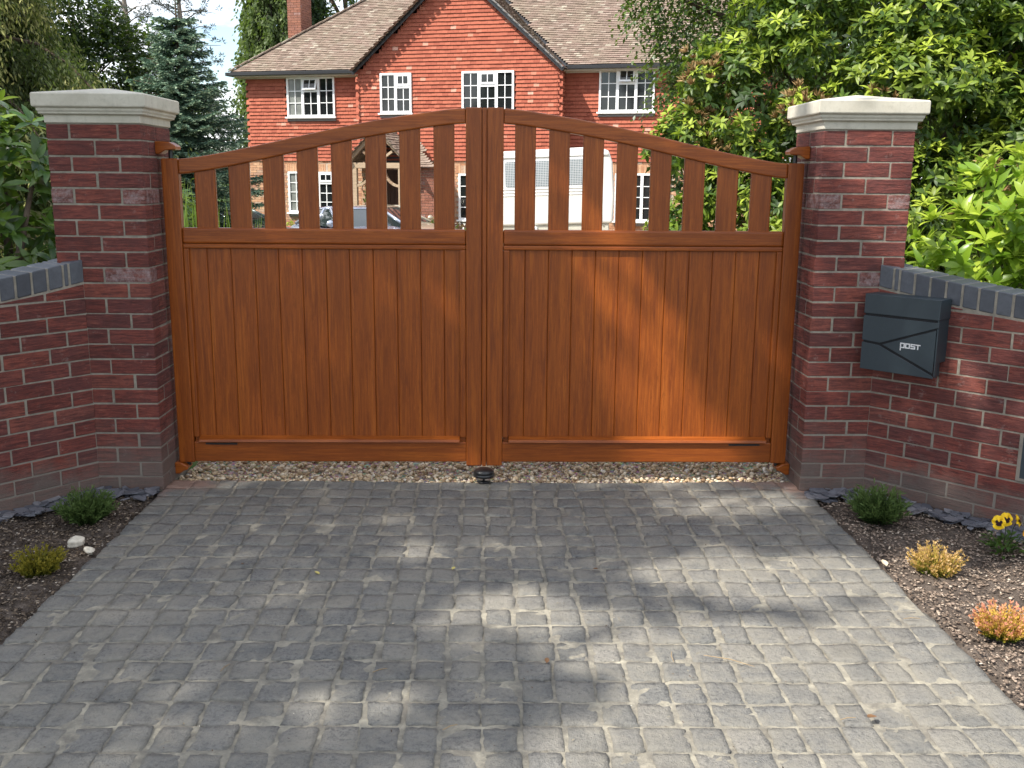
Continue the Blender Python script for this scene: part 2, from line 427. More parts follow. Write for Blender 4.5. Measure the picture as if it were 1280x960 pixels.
Vs = []; Fs = []; Ms = []; nv = 0
def rowz(x, y): return .004 * np.sin(x * 1.7 + y * .9) + .003 * np.sin(y * 2.3 - x)
Vg, Fg = grid(DX0 + .012, DX1 - .012, DY0, DY1 - .01, 110, 180, lambda X, Y: rowz(X, Y) + .0008 + .0022 * np.sin(X * 41 + np.sin(Y * 23) * 2) * np.sin(Y * 37 + X * 5) - .004 * np.clip(RG.normal(0, 1, X.shape) - .3, 0, 1.2))
Vs.append(Vg); Fs.append(Fg[0]); Ms.append(np.ones(len(Fg[0]), int)); nv += len(Vg)
# skirt so the slab has thickness
edge = np.array([[DX0 + .012, DY0, 0], [DX1 - .012, DY0, 0], [DX1 - .012, DY1 - .01, 0], [DX0 + .012, DY1 - .01, 0]], float)
low = edge.copy(); low[:, 2] = -.09; edge[:, 2] = -.004
Vs.append(np.concatenate([edge, low])); Fs.append(np.array([[(k + 1) % 4, k, 4 + k, 4 + (k + 1) % 4] for k in range(4)]) + nv); Ms.append(np.ones(4, int)); nv += 8
G = 8; uu = np.array([-1, -.955, -.62, -.2, .2, .62, .955, 1]); U, Vv = np.meshgrid(uu, uu)
i = (np.arange(G - 1)[None] + np.arange(G - 1)[:, None] * G).ravel(); cell = np.stack([i, i + 1, i + G + 1, i + G], 1)
ncol = 28; nrow = int((DY1 - DY0) / .1325)
for rr in range(nrow):
    y1 = DY1 - .008 - rr * .1325; y0 = y1 - .1325
    xe = np.linspace(DX0, DX1, ncol + 1) + RG.normal(0, .007, ncol + 1); xe[0] = DX0; xe[-1] = DX1
    for cc in range(ncol):
        g = .0025 + abs(RG.normal(0, .0035)); gy = .0025 + abs(RG.normal(0, .003))
        x0, x1 = xe[cc] + g, xe[cc + 1] - g; ya, yb = y0 + gy, y1 - gy
        if rr == 0: yb = y1
        if cc == 0: x0 = DX0
        if cc == ncol - 1: x1 = DX1
        jit = RG.normal(0, .0042, (4, 2)) * np.array([1, .7])
        wx = lambda a: a
        bx = (1 - U) / 2; by = (1 - Vv) / 2
        X = bx * x0 + (1 - bx) * x1; Y = by * ya + (1 - by) * yb
        for (sx, sy), (jx, jy) in zip(((-1, -1), (1, -1), (1, 1), (-1, 1)), jit):
            w = (1 + sx * U) / 2 * (1 + sy * Vv) / 2; X = X + w * jx; Y = Y + w * jy
        X = X + RG.normal(0, .0022, X.shape); Y = Y + RG.normal(0, .0018, X.shape)
        e = np.maximum(abs(U), abs(Vv)); rad = np.sqrt(np.clip(U * U + Vv * Vv, 0, 2))
        Z = rowz(X, Y) + .0041 * (1 - .2 * e ** 6) + RG.normal(0, .00085, X.shape) + RG.normal(0, .0013) + U * RG.normal(0, .0016) + Vv * RG.normal(0, .0016)
        Z = np.where(e > .97, rowz(X, Y) - .007, Z)
        # pull corners in for worn, rounded outline
        k = np.where((abs(U) > .95) & (abs(Vv) > .95), .985, 1.0)
        mx_, my_ = (x0 + x1) / 2, (ya + yb) / 2
        X = mx_ + (X - mx_) * k; Y = my_ + (Y - my_) * k
        Vs.append(np.stack([X, Y, Z], -1).reshape(-1, 3)); Fs.append(cell + nv); Ms.append(np.zeros(len(cell), int)); nv += G * G
o = np_mesh('driveway', np.concatenate(Vs), [np.concatenate(Fs)], [msett, mdm], smooth=False, mi=np.concatenate(Ms)); tag(o, kind='structure')

# soil beds either side
t = NT('bed_soil'); v = t.coord()
c = t.ramp(t.noise(v, 22, 7, .7), [(.3, (.08, .064, .053)), (.5, (.155, .125, .104)), (.72, (.255, .208, .172))])
t.bump(t.noise(v, 45, 6, .75), 1, .03); msoil = t.fin(c, .97, .1)
def bumps(X, Y): return .012 * np.sin(X * 13 + Y * 5) * np.sin(Y * 11 - X * 3) + .008 * np.sin(X * 31 + 2 * np.sin(Y * 17)) * np.sin(Y * 29 + X * 7)
for nm, xa, xb in (('flower_bed', -4.2, DX0 + .002), ('flower_bed', DX1 - .002, 4.6)):
    V, Fq = grid(xa, xb, -.4, 5.02, 70, 120, lambda X, Y: bumps(X, Y) - .012 + RG.normal(0, .004, X.shape) - .03 * np.exp(-(np.minimum(abs(X - DX0), abs(X - DX1))) / .03))
    o = np_mesh(nm, V, Fq, msoil, smooth=True); tag(o, kind='structure')

# ------------------------------------------------------------------ loose cover: pebbles, chips, slates
def stones(n, xf, yf, zf, size, flat=.55, mat=None, name='gravel', rot=True):
    ico = np.array([(0, 0, 1), (.894, 0, .447), (.276, .851, .447), (-.724, .526, .447), (-.724, -.526, .447), (.276, -.851, .447),
                    (.724, .526, -.447), (-.276, .851, -.447), (-.894, 0, -.447), (-.276, -.851, -.447), (.724, -.526, -.447), (0, 0, -1)])
    fc = np.array([(0, 1, 2), (0, 2, 3), (0, 3, 4), (0, 4, 5), (0, 5, 1), (1, 6, 2), (2, 7, 3), (3, 8, 4), (4, 9, 5), (5, 10, 1),
                   (6, 7, 2), (7, 8, 3), (8, 9, 4), (9, 10, 5), (10, 6, 1), (11, 7, 6), (11, 8, 7), (11, 9, 8), (11, 10, 9), (11, 6, 10)])
    x, y = xf(n), yf(n); s = size * np.exp(np.clip(RG.normal(0, .3, n), -.7, .55))
    P = ico[None] * (1 + RG.normal(0, .16, (n, 12, 1))) * s[:, None, None] * np.stack([np.ones(n), RG.uniform(.6, .95, n), np.full(n, flat)], 1)[:, None]
    a = RG.uniform(0, 2 * PI, n); ca, sa = np.cos(a), np.sin(a); ti = RG.normal(0, .35, n); ct, st = np.cos(ti), np.sin(ti)
    X, Y, Z = P[..., 0], P[..., 1], P[..., 2]
    X, Z = X * ct[:, None] - Z * st[:, None], X * st[:, None] + Z * ct[:, None]
    X, Y = X * ca[:, None] - Y * sa[:, None], X * sa[:, None] + Y * ca[:, None]
    z = zf(x, y) + s * flat * RG.uniform(.1, .8, n)
    V = np.stack([X + x[:, None], Y + y[:, None], Z + z[:, None]], -1).reshape(-1, 3)
    Fc = (fc[None] + (np.arange(n) * 12)[:, None, None]).reshape(-1, 3)
    return np_mesh(name, V, [Fc], mat, smooth=False)
mpeb = m_island('pea_shingle', [(0, (.24, .15, .085)), (.25, (.50, .36, .21)), (.55, (.68, .52, .34)), (.8, (.80, .69, .52)), (.92, (.33, .23, .16)), (1, (.86, .80, .68))], .7, .35)
U_ = lambda a, b: (lambda n: RG.uniform(a, b, n))
o = stones(7500, U_(-1.655, 1.595), lambda n: 5.03 + RG.uniform(0, 1, n) ** 1.25 * 1.1, lambda x, y: -.028 + x * 0 + .02 * RG.uniform(0, 1, len(x)),   .0105, .6, mpeb, 'gravel')
tag(o, 'pale pea shingle in a strip under the gate', 'gravel', kind='stuff')

mchip = m_island('bark_chip', [(0, (.035, .026, .02)), (.4, (.10, .075, .055)), (.7, (.19, .145, .105)), (.9, (.34, .27, .20)), (1, (.55, .48, .4))], .95, .1)
mchip_r = m_island('pale_bark_chip', [(0, (.12, .088, .068)), (.35, (.22, .168, .13)), (.7, (.31, .24, .19)), (.92, (.42, .335, .26)), (1, (.62, .54, .44))], .95, .1)  # paler set of chip tones, right bed only
def bedz(x, y): return bumps(x, y) - .004
o = stones(11000, lambda n: DX0 - .012 - RG.uniform(0, 1, n) * .85, U_(2.4, 4.95), bedz, .0058, .25, mchip, 'bark_mulch')
tag(o, 'dark bark mulch and crumbs of soil in the left bed', 'mulch', kind='stuff')
o = stones(13000, lambda n: DX1 + .012 + RG.uniform(0, 1, n) * .95, U_(2.2, 4.95), bedz, .0056, .25, mchip_r, 'bark_mulch')
tag(o, 'pale bark mulch scattered over the right bed', 'mulch', kind='stuff')

# ------------------------------------------------------------------ pillars and splayed walls
LX, RX, PY = -1.663, 1.572, 4.866          # inner front corners
PW_ = .44
def pillar(name, cx, cy, label):
    root = empty(name, (cx, cy, 0), 0, label, 'gate pillar')
    b = MB(); j = lambda s=.0016: RND.gauss(0, s)
    H2 = PW_ / 2
    for k in range(24):
        z0 = k * .075 + .004; z1 = z0 + .067
        def br(x0, x1, y0, y1):
            d = max(-.0016, min(.0016, j(.001)))
            b.box(x0 + j(.0011), x1 + j(.0011), y0 + d, y1 + d, z0 + j(.0012), z1 + j(.0012))
        rows = [(0, 1), (1, 0)][k % 2]
        if k % 2 == 0:
            for sy in (-1, 1):
                ya, yb = (-H2, -H2 + .1025) if sy < 0 else (H2 - .1025, H2)
                br(-H2, -.005, ya, yb); br(.005, H2, ya, yb)
            for sx in (-1, 1):
                xa, xb = (-H2, -H2 + .1025) if sx < 0 else (H2 - .1025, H2)
                br(xa, xb, -H2 + .1125, H2 - .1125)
        else:
            for sx in (-1, 1):
                xa, xb = (-H2, -H2 + .1025) if sx < 0 else (H2 - .1025, H2)
                br(xa, xb, -H2, -.005); br(xa, xb, .005, H2)
            for sy in (-1, 1):
                ya, yb = (-H2, -H2 + .1025) if sy < 0 else (H2 - .1025, H2)
                br(-H2 + .1125, H2 - .1125, ya, yb)
    b.build('brickwork', M['brick'], root, .0028)
    mo = MB(); e = H2 - .0035; mo.box(-e, e, -e, e, -.1, 1.8); mo.build('mortar', M['mortar'], root)
    # cast stone cap: moulded neck, slab, shallow pyramid
    c = MB(); prof = [(H2 - .01, 1.8), (H2 + .004, 1.802), (H2 + .004, 1.836), (H2 + .022, 1.842), (H2 + .022, 1.849), (H2 + .028, 1.858), (H2 + .028, 1.868), (H2 + .039, 1.872), (H2 + .043, 1.876), (H2 + .043, 1.93), (H2 + .039, 1.936), (.012, 1.975)]
    vs = []
    for h, z in prof: vs += [(-h, -h, z), (h, -h, z), (h, h, z), (-h, h, z)]
    fs = []
    for i in range(len(prof) - 1):
        for q in range(4): fs.append((4 * i + q, 4 * i + (q + 1) % 4, 4 * i + 4 + (q + 1) % 4, 4 * i + 4 + q))
    fs.append((3, 2, 1, 0)); n = 4 * (len(prof) - 1); fs.append((n, n + 1, n + 2, n + 3))
    c.add(vs, fs); c.build('cap_stone', M['stone'], root, .0025)
    return root
pillar('gate_pillar', LX - PW_ / 2, PY + PW_ / 2, 'brick gate pillar with stone cap, the one without a postbox near it')
pillar('gate_pillar', RX + PW_ / 2, PY + PW_ / 2, 'brick gate pillar with pale stone cap next to the dark postbox')

def splay(p0, dr, length, side, label):
    """wall starting on the pillar face at p0 and running out along dr; side=+1: outside face is to the left of dr"""
    root = empty('garden_wall', (p0[0], p0[1], 0), 0, label, 'wall')
    d = Vector((dr[0], dr[1], 0)).normalized(); nv = Vector((d.y, -d.x, 0)) * side     # outward (towards camera)
    T = lambda s, o, z: tuple(d * s + nv * o + Vector((0, 0, z)))
    ctop = lambda s: 1.162 - .095 * s - .028 * math.sin(min(s, 1.2) / 1.2 * PI)
    cbot = lambda s: ctop(s) - .105
    b = MB(); mo = MB(); cp = MB()
    def brick(s0, s1, z0, z1, o0=-.1025):
        e0, e1 = min(z1, cbot(s0) - .012), min(z1, cbot(s1) - .012)
        if e0 - z0 < .012 and e1 - z0 < .012: return
        e0 = max(e0, z0 + .004); e1 = max(e1, z0 + .004); q = max(-.0016, min(.0016, RND.gauss(0, .001)))
        b.hexa([T(s0, q, z0), T(s1, q, z0), T(s1, o0, z0), T(s0, o0, z0), T(s0, q, e0), T(s1, q, e1), T(s1, o0, e1), T(s0, o0, e0)])
    for k in range(15):
        z0 = k * .075 + .004; z1 = z0 + .067
        s = .004 if k % 2 else .004
        first = .10 if k % 2 == 0 else .19
        s1 = s + first
        while s < length:
            for o in (0,):
                brick(s + RND.gauss(0, .001), min(s1, length) + RND.gauss(0, .001), z0 + RND.gauss(0, .001), z1 + RND.gauss(0, .001))
            s = s1 + .01; s1 = s + .215
    N = 40
    for i in range(N):
        a, c = length * i / N - (.0 if i else .05), length * (i + 1) / N
        mo.hexa([T(a, -.0035, -.1), T(c, -.0035, -.1), T(c, -.211, -.1), T(a, -.211, -.1),
                 T(a, -.0035, ctop(a) - .004), T(c, -.0035, ctop(c) - .004), T(c, -.211, ctop(c) - .004), T(a, -.211, ctop(a) - .004)])
    s = .002; k = 0
    while s < length:
        w = .065 if k != 1 else .018
        e = s + w; q = RND.gauss(0, .001)
        cp.hexa([T(s, .001 + q, cbot(s)), T(e, .001 + q, cbot(e)), T(e, -.214, cbot(e)), T(s, -.214, cbot(s)),
                 T(s, .001 + q, ctop(s)), T(e, .001 + q, ctop(e)), T(e, -.214, ctop(e)), T(s, -.214, ctop(s))])
        s = e + .0115; k += 1
    mo.build('mortar', M['mortar'], root)
    b.build('brickwork', M['brick_wall'], root, .0028)
    cp.build('coping', M['blue_brick'], root, .004)
    return d, nv
LP0 = (-1.979, 4.866); RP0 = (1.894, 4.866)
ld, ln = splay(LP0, (-.33, -.40), 2.7, -1, 'splayed red brick wall with blue coping, no postbox on it')
rd, rn = splay(RP0, (.53, -.59), 2.7, 1, 'splayed red brick wall with blue coping that carries the dark postbox')

# ------------------------------------------------------------------ gate leaves
GY = 5.07
tc_pts = [(-1.643, 1.640), (-1.559, 1.642), (-1.45, 1.656), (-1.25, 1.694), (-1.05, 1.738), (-.855, 1.782), (-.66, 1.823), (-.461, 1.858), (-.225, 1.893), (-.127, 1.900), (-.045, 1.902)]
def topz(x):
    x = -.045 - abs(x + .045)
    x = max(x, -1.643)
    for (a, za), (b, zb) in zip(tc_pts, tc_pts[1:]):
        if x <= b:
            return za + (zb - za) * (x - a) / (b - a)
    return tc_pts[-1][1]
def smooth_top(x): return sum(topz(x + d) for d in (-.05, -.025, 0, .025, .05)) / 5
def leaf(name, label, side):
    root = empty(name, (-1.643 if side < 0 else 1.553, GY, .09), 0, label, 'gate leaf')
    off = Vector(root.location)
    sx = side
    X = lambda x: (x if side < 0 else -.09 - x)     # mirrored about the middle of the pair
    def P(mb):  # shift to local
        mb.v = [(a - off.x, b - off.y, c - off.z) for a, b, c in mb.v]; return mb
    def bx(mb, xa, xb, y0, y1, z0, z1): xa, xb = sorted((X(xa), X(xb))); mb.box(xa, xb, y0, y1, z0, z1)
    mb = MB(); bx(mb, -1.643, -1.561, GY, GY + .055, .09, 1.646); P(mb).build('hinge_stile', M['wood_z'], root, .006, seg=2)
    mb = MB(); bx(mb, -.139, -.058 if side < 0 else -.056, GY, GY + .055, .074, 1.902); P(mb).build('meeting_stile', M['wood_z'], root, .005, seg=2)
    if side < 0:
        mb = MB(); mb.box(-.0565, -.0352, GY - .006, GY + .05, .074, 1.9); mb.box(-.075, -.015, GY + .0565, GY + .066, .08, 1.901); P(mb).build('cover_strip', M['wood_z'], root, .003)
    # swept top rail
    mb = MB(); n = 30; xs = [-1.561 + (1.561 - .139) * i / n for i in range(n + 1)]
    tops = [(X(x), smooth_top(x)) for x in xs]; bots = [(X(x), smooth_top(x) - .074) for x in xs]
    for i in range(n):
        (xa, za), (xb, zb) = tops[i], tops[i + 1]; wa, wb = bots[i][1], bots[i + 1][1]
        b0 = len(mb.v)
        for y in (GY + .002, GY + .053): mb.v += [(xa, y, wa), (xb, y, wb), (xb, y, zb), (xa, y, za)]
        fs = [(0, 1, 2, 3), (7, 6, 5, 4), (3, 2, 6, 7), (0, 4, 5, 1)]
        if i == 0: fs.append((0, 3, 7, 4))
        if i == n - 1: fs.append((1, 5, 6, 2))
        for f in fs: mb.f.append(tuple(b0 + q for q in f)); mb.m.append(0)
    o = P(mb)
    bmv = o.build('top_rail', M['wood_x'], root)
    bm = bmesh.new(); bm.from_mesh(bmv.data); bmesh.ops.remove_doubles(bm, verts=bm.verts, dist=1e-4); bmesh.ops.recalc_face_normals(bm, faces=bm.faces); bm.to_mesh(bmv.data); bm.free()
    md = bmv.modifiers.new('bevel', 'BEVEL'); md.width = .008; md.segments = 3; md.limit_method = 'ANGLE'; md.angle_limit = math.radians(50)
    mb = MB(); bx(mb, -1.561, -.139, GY + .002, GY + .053, 1.229, 1.308); P(mb).build('middle_rail', M['wood_x'], root, .011, seg=3)
    mb = MB(); bx(mb, -1.561, -.139, GY + .002, GY + .053, .095, .202); P(mb).build('bottom_rail', M['wood_x'], root, .005, seg=2)
    # pickets
    for i in range(8):
        xa = -1.487 + .1697 * i; xb = xa + .1035
        a, b2 = sorted((X(xa), X(xb))); mb = MB()
        za, zb = smooth_top(a) - .06, smooth_top(b2) - .06
        p = [(a, GY + .012, 1.3), (b2, GY + .012, 1.3), (b2, GY + .042, 1.3), (a, GY + .042, 1.3), (a, GY + .012, za), (b2, GY + .012, zb), (b2, GY + .042, zb), (a, GY + .042, za)]
        mb.hexa(p); P(mb).build('picket', M['wood_z'], root, .006, seg=2)
    # boarded panel with V joints
    mb = MB(); edges = [-1.56] + [-1.447 + .1196 * i for i in range(11)] + [-.14]
    for a, b2 in zip(edges, edges[1:]):
        x0, x1 = sorted((X(a), X(b2))); g = .003; yf = GY + .024
        pts = [(x0 + .0006, yf + g), (x0 + .0006 + g, yf), (x1 - .0006 - g, yf), (x1 - .0006, yf + g), (x1 - .0006, yf + .018), (x0 + .0006, yf + .018)]
        b0 = len(mb.v)
        for z in (.19, 1.24):
            for x, y in pts: mb.v.append((x, y, z))
        for q in range(6): mb.f.append((b0 + q, b0 + (q + 1) % 6, b0 + 6 + (q + 1) % 6, b0 + 6 + q)); mb.m.append(0)
        mb.f.append(tuple(b0 + q for q in range(6))); mb.m.append(0); mb.f.append(tuple(b0 + 11 - q for q in range(6))); mb.m.append(0)
    mb.box(*sorted((X(-1.56), X(-.14))), GY + .043, GY + .046, .19, 1.24)
    P(mb).build('board_panel', M['wood_z'], root)
    # beads round the panel
    for xa, xb in ((-1.561, -1.532), (-.172, -.139)):
        mb = MB(); bx(mb, xa, xb, GY + .006, GY + .026, .225, 1.205); P(mb).build('side_bead', M['wood_z'], root, .006, seg=2)
    mb = MB(); bx(mb, -1.561, -.139, GY + .006, GY + .026, 1.205, 1.229); P(mb).build('top_bead', M['wood_x'], root, .006, seg=2)
    mb = MB(); x0, x1 = sorted((X(-1.532), X(-.172)))
    mb.hexa([(x0, GY - .016, .2025), (x1, GY - .016, .2025), (x1, GY + .026, .2025), (x0, GY + .026, .2025), (x0, GY - .012, .217), (x1, GY - .012, .217), (x1, GY + .026, .232), (x0, GY + .026, .232)])
    P(mb).build('drip_bead', M['wood_x'], root, .003)
    mb = MB(); bx(mb, -1.5, -1.335, GY - .002, GY + .01, .187, .197); P(mb).build('drain_slot', M['black'], root, .001)
    # hinges: timber-clad blocks on pillar face with black pins
    for z, dz, dxo in ((1.70, .05, .09), (.066, .056, .055)):
        mb = MB(); s = -1 if side < 0 else 1; xw = LX if side < 0 else RX
        a, b2 = sorted((xw, xw - s * (dxo + .03)))
        yc = GY + .028
        pr = [(xw, z + .028), (xw - s * (dxo - .02), z + .024), (xw - s * (dxo + .012), z + .006), (xw - s * (dxo + .012), z - .012), (xw - s * .05, z - .016), (xw - s * .02, z - .034), (xw, z - .034)]
        if side > 0: pr = pr[::-1]
        mb.prism(pr, yc - .045, yc + .045); P(mb)
        h = mb.build('hinge', M['wood_x'], root, .004)
        mb = MB(); xp = (-1.6 if side < 0 else 1.51)
        z0, z1 = (1.64, 1.685) if z > 1 else (.07, .1)
        mb.lathe([(0, 0), (.011, 0), (.011, z1 - z0), (0, z1 - z0)], (xp, yc, z0), 12); P(mb).build('pin', M['black'], h, smooth=False)
    return root
leaf('gate_leaf', 'golden oak gate leaf, fully shaded, carrying the cover strip at the meeting post', -1)
leaf('gate_leaf', 'golden oak gate leaf beside the postbox with a slanting patch of sun', 1)

g = MB(); g.lathe([(0, 0), (.036, 0), (.036, .004), (.006, .006), (.005, .026), (.006, .028), (.05, .028), (.056, .033), (.056, .043), (.05, .047), (.052, .048), (.054, .053), (.052, .06), (.044, .067), (.03, .071), (0, .072)], (0, 0, 0), 28)
o = g.build('gate_stop', M['black'], smooth=True); o.location = (-.046, 5.018, .004); o.scale = (1, .7, 1)
o.scale = (1, 1, 1)
tag(o, 'small black domed gate stop standing on the cobbles below the meeting post', 'gate stop')

# ------------------------------------------------------------------ post box on the right wall
def wallpt(s, o, z): return Vector((RP0[0], RP0[1], 0)) + rd * s + rn * o + Vector((0, 0, z))
BS0, BS1, BZ0, BZ1, BD = -.006, .366, .660, 1.032, .112
pb = empty('post_box', wallpt((BS0 + BS1) / 2, 0, BZ0), 0, 'dark blue-grey steel postbox with angular front grooves fixed to the brick wall', 'postbox')
inv = Vector(pb.location)
def bxs(mb, s0, s1, o0, o1, z0, z1):
    mb.hexa([wallpt(s0, o1, z0) - inv, wallpt(s1, o1, z0) - inv, wallpt(s1, o0, z0) - inv, wallpt(s0, o0, z0) - inv,
             wallpt(s0, o1, z1) - inv, wallpt(s1, o1, z1) - inv, wallpt(s1, o0, z1) - inv, wallpt(s0, o0, z1) - inv])
mb = MB()
zt = BZ1 - .006
bxs(mb, BS0 + .004, BS1 - .004, .001, BD - .006, BZ0 + .07, zt - .09); bxs(mb, BS0 + .004, BS1 - .016, .03, BD - .006, BZ0 + .002, BZ0 + .0695)
mb.build('body', M['anthracite'], pb, .002)
mb = MB(); bxs(mb, BS0 + .006, BS1 - .012, BD - .0058, BD - .0022, BZ0 + .004, zt - .04); mb.build('groove_plate', M['groove'], pb)
def front(mb, poly, o0=BD - .002, o1=BD + .002):
    pts = [(BS0 + (BS1 - BS0) * s, BZ1 - (BZ1 - BZ0) * tt) for s, tt in poly]; n = len(pts)
    v = [wallpt(s, o1, z) - inv for s, z in pts] + [wallpt(s, o0, z) - inv for s, z in pts]
    mb.add(v, [tuple(range(n)), tuple(range(2 * n - 1, n - 1, -1))] + [(i, (i + 1) % n, n + (i + 1) % n, n + i) for i in range(n)])
mb = MB(); bxs(mb, BS0, BS1, .001, BD + .002, BZ1 - .098, BZ1 - .004)
for i, vv in enumerate(mb.v): pass
mb.build('lid', M['anthracite'], pb, .002)
mb = MB(); front(mb, [(.0, .295), (1, .295), (1, .352), (.25, .632), (.0, .616)]); mb.build('upper_panel', M['anthracite'], pb, .0012)
mb = MB(); front(mb, [(.0, .645), (.235, .664), (.975, .97), (.985, 1), (.0, 1)]); mb.build('lower_panel', M['anthracite'], pb, .0012)
mb = MB(); front(mb, [(.285, .648), (.972, .39), (.972, .935)]); mb.build('door', M['anthracite'], pb, .0012)
mb = MB(); front(mb, [(.985, .385), (1, .38), (1, .99), (.985, .955)], BD - .02); mb.build('side_edge', M['anthracite'], pb)
# lettering: p o s t as square strokes
mb = MB(); L0, Z0, hh, ww, st = .525, .652, .052, .062, .014
def stroke(x0, x1, t0, t1): front(mb, [(x0, t0), (x1, t0), (x1, t1), (x0, t1)], BD + .0021, BD + .0036)
x = L0; t0, t1 = Z0 - hh, Z0
def hs(xa, xb, tt): stroke(xa, xb, tt - st / 2, tt + st / 2)
def vs_(xx, ta, tb): stroke(xx, xx + st, ta, tb)
hs(x, x + ww, t0); hs(x, x + ww, t1); vs_(x, t0, t1 + .04); vs_(x + ww - st, t0, t1)                       # p
x += ww + .006; hs(x, x + ww, t0); hs(x, x + ww, t1); vs_(x, t0, t1); vs_(x + ww - st, t0, t1)                # o
x += ww + .008; hs(x, x + ww, t0); hs(x, x + ww, t1); hs(x, x + ww, (t0 + t1) / 2); vs_(x, t0, (t0 + t1) / 2); vs_(x + ww - st, (t0 + t1) / 2, t1)  # s
x += ww + .004; hs(x, x + ww, t0); vs_(x + ww * .36, t0, t1 + st / 2)                                         # t
mb.build('lettering', M['steel'], pb)

# dark plate low in the wall at the picture's right edge
wp = empty('wall_plate', wallpt(.86, 0, .24), 0, 'dark plate framed in mortar, low in the brick wall', 'wall plate'); inv2 = Vector(wp.location)
inv_s = inv; inv = inv2
mb = MB()
for s0, s1, z0, z1 in ((.732, .748, .232, .452), (.972, .988, .232, .452), (.748, .972, .232, .246), (.748, .972, .438, .452)): bxs(mb, s0, s1, -.02, .0065, z0, z1)
mb.build('frame', M['mortar'], wp, .001)
mb = MB(); bxs(mb, .748, .972, -.02, .0048, .246, .438); mb.build('plate', M['anthracite'], wp); inv = inv_s

# ------------------------------------------------------------------ house (local frame: x along the front, y into the house, z up from its floor)
HF = .45
house = empty('house', (-.8, 30, -HF), math.radians(-16), 'red tile-hung house with a front gable and brown tiled roof', 'house')
t = NT('wall_tile'); v = t.coord()
c = t.ramp(t.island(), [(0, (.27, .073, .046)), (.3, (.335, .097, .06)), (.6, (.37, .112, .07)), (.96, (.37, .11, .067)), (.985, (.50, .22, .15)), (1, (.60, .34, .26))])
c = t.mix(t.ramp(t.noise(v, 2, 5, .7), [(.35, .4), (.65, 0)]), c, (.30, .095, .06)); M['htile'] = t.fin(c, .85, .2)
t = NT('roof_tile'); v = t.coord()
c = t.ramp(t.island(), [(0, (.155, .115, .092)), (.25, (.205, .152, .122)), (.5, (.24, .178, .145)), (.75, (.22, .155, .128)), (.93, (.28, .225, .185)), (1, (.34, .30, .24))])
c = t.mix(t.ramp(t.noise(v, 1.4, 5, .7), [(.4, 0), (.7, .4)]), c, (.22, .20, .14)); M['rtile'] = t.fin(c, .9, .2)
M['hbrick'] = m_brick('house_brick', [(0, (.40, .20, .11)), (.3, (.50, .28, .165)), (.6, (.56, .35, .21)), (.8, (.36, .18, .12)), (1, (.52, .40, .28))], dust_h=0, bump=.2, dk=.3)
M['hmortar'] = m_plain('house_mortar', (.42, .37, .30), .95, .1)
M['white'] = m_plain('white_upvc', (.78, .79, .79), .35, .5, 0, .03)
M['glass'] = m_plain('dark_window_glass', (.012, .014, .015), .06, .6, 0, .2, 3)
M['net'] = m_plain('curtain_behind_glass', (.17, .18, .17), .12, .6, 0, .25, 5)
M['gutter'] = m_plain('black_gutter', (.018, .018, .02), .35, .5)
M['soffit'] = m_plain('cream_soffit', (.50, .47, .40), .7, .2)
M['lead'] = m_plain('lead_flashing', (.20, .20, .20), .7, .3)
M['oak'] = m_wood('weathered_oak', 'x', (.42, .32, .22), (.26, .19, .125), (.55, .44, .33))
M['door'] = m_wood('dark_door', 'z', (.05, .022, .012), (.025, .011, .007), (.075, .035, .02))

def tile_field(mb, o, U, V, N, u0, u1, v1, test, w=.165, g=.105, th=.012, lift=.022, jag=.0):
    """courses of plain tiles on the plane o + U*u + V*v"""
    o, U, V, N = Vector(o), Vector(U), Vector(V), Vector(N)
    r = 0; v = 0.0
    while v < v1:
        u = u0 - (w / 2 if r % 2 else 0)
        while u < u1:
            if test(u + w / 2, v + g * .45):
                a = u + .002; b = u + w - .002; k = RND.gauss(0, .0025); dv = RND.gauss(0, .002)
                q = lambda uu, vv, nn: tuple(o + U * uu + V * vv + N * nn)
                lo = v + dv - .004; hi = v + g + .03
                mb.add([q(a, lo, lift + k), q(b, lo, lift + k + RND.gauss(0, .0015)), q(b, hi, .004), q(a, hi, .004), q(a, lo, lift - th + k), q(b, lo, lift - th + k)],
                       [(0, 1, 2, 3), (4, 5, 1, 0), (0, 3, 4), (1, 5, 2)])
            u += w
        v += g; r += 1

# openings: x0, x1, z0, z1 (z from the floor) on plane y
UPL = (-5.68, -4.11, 3.30 + HF, 4.47 + HF); UPR = (3.90, 5.45, 3.36 + HF, 4.55 + HF)
G1 = (-2.28, -1.33, 3.33 + HF, 4.44 + HF); G2 = (.17, 1.68, 3.33 + HF, 4.45 + HF)
GFL = (-5.74, -4.2, .44 + HF, 1.69 + HF); GFG = (.07, 1.6, .35 + HF, 1.66 + HF); GFR = (4.42, 5.95, .36 + HF, 1.70 + HF)
inside = lambda x, z, r: r[0] < x < r[1] and r[2] - .1 < z < r[3] + .01
EW = 4.60 + HF; ZT = 2.02 + HF; GD = -.9; WK = .78
# structural walls
mb = MB()
mb.box(-7.05, 9.0, .0, 8, 0, ZT + .1); mb.box(-2.92, 2.9, GD, .3, 0, ZT + .1); w_lo = mb
mb = MB(); mb.box(-7.05, 9.0, .004, 8, ZT + .1, EW + .05); mb.prism([(-2.92, ZT + .1), (2.9, ZT + .1), (2.9, 4.45 + HF), (0, 7.12 + HF), (-2.92, 4.45 + HF)], GD + .004, 1.2)
mb.build('upper_wall', m_plain('tile_underlay', (.10, .04, .028), .95, .1), house)
w_lo.build('lower_wall', M['hmortar'], house)
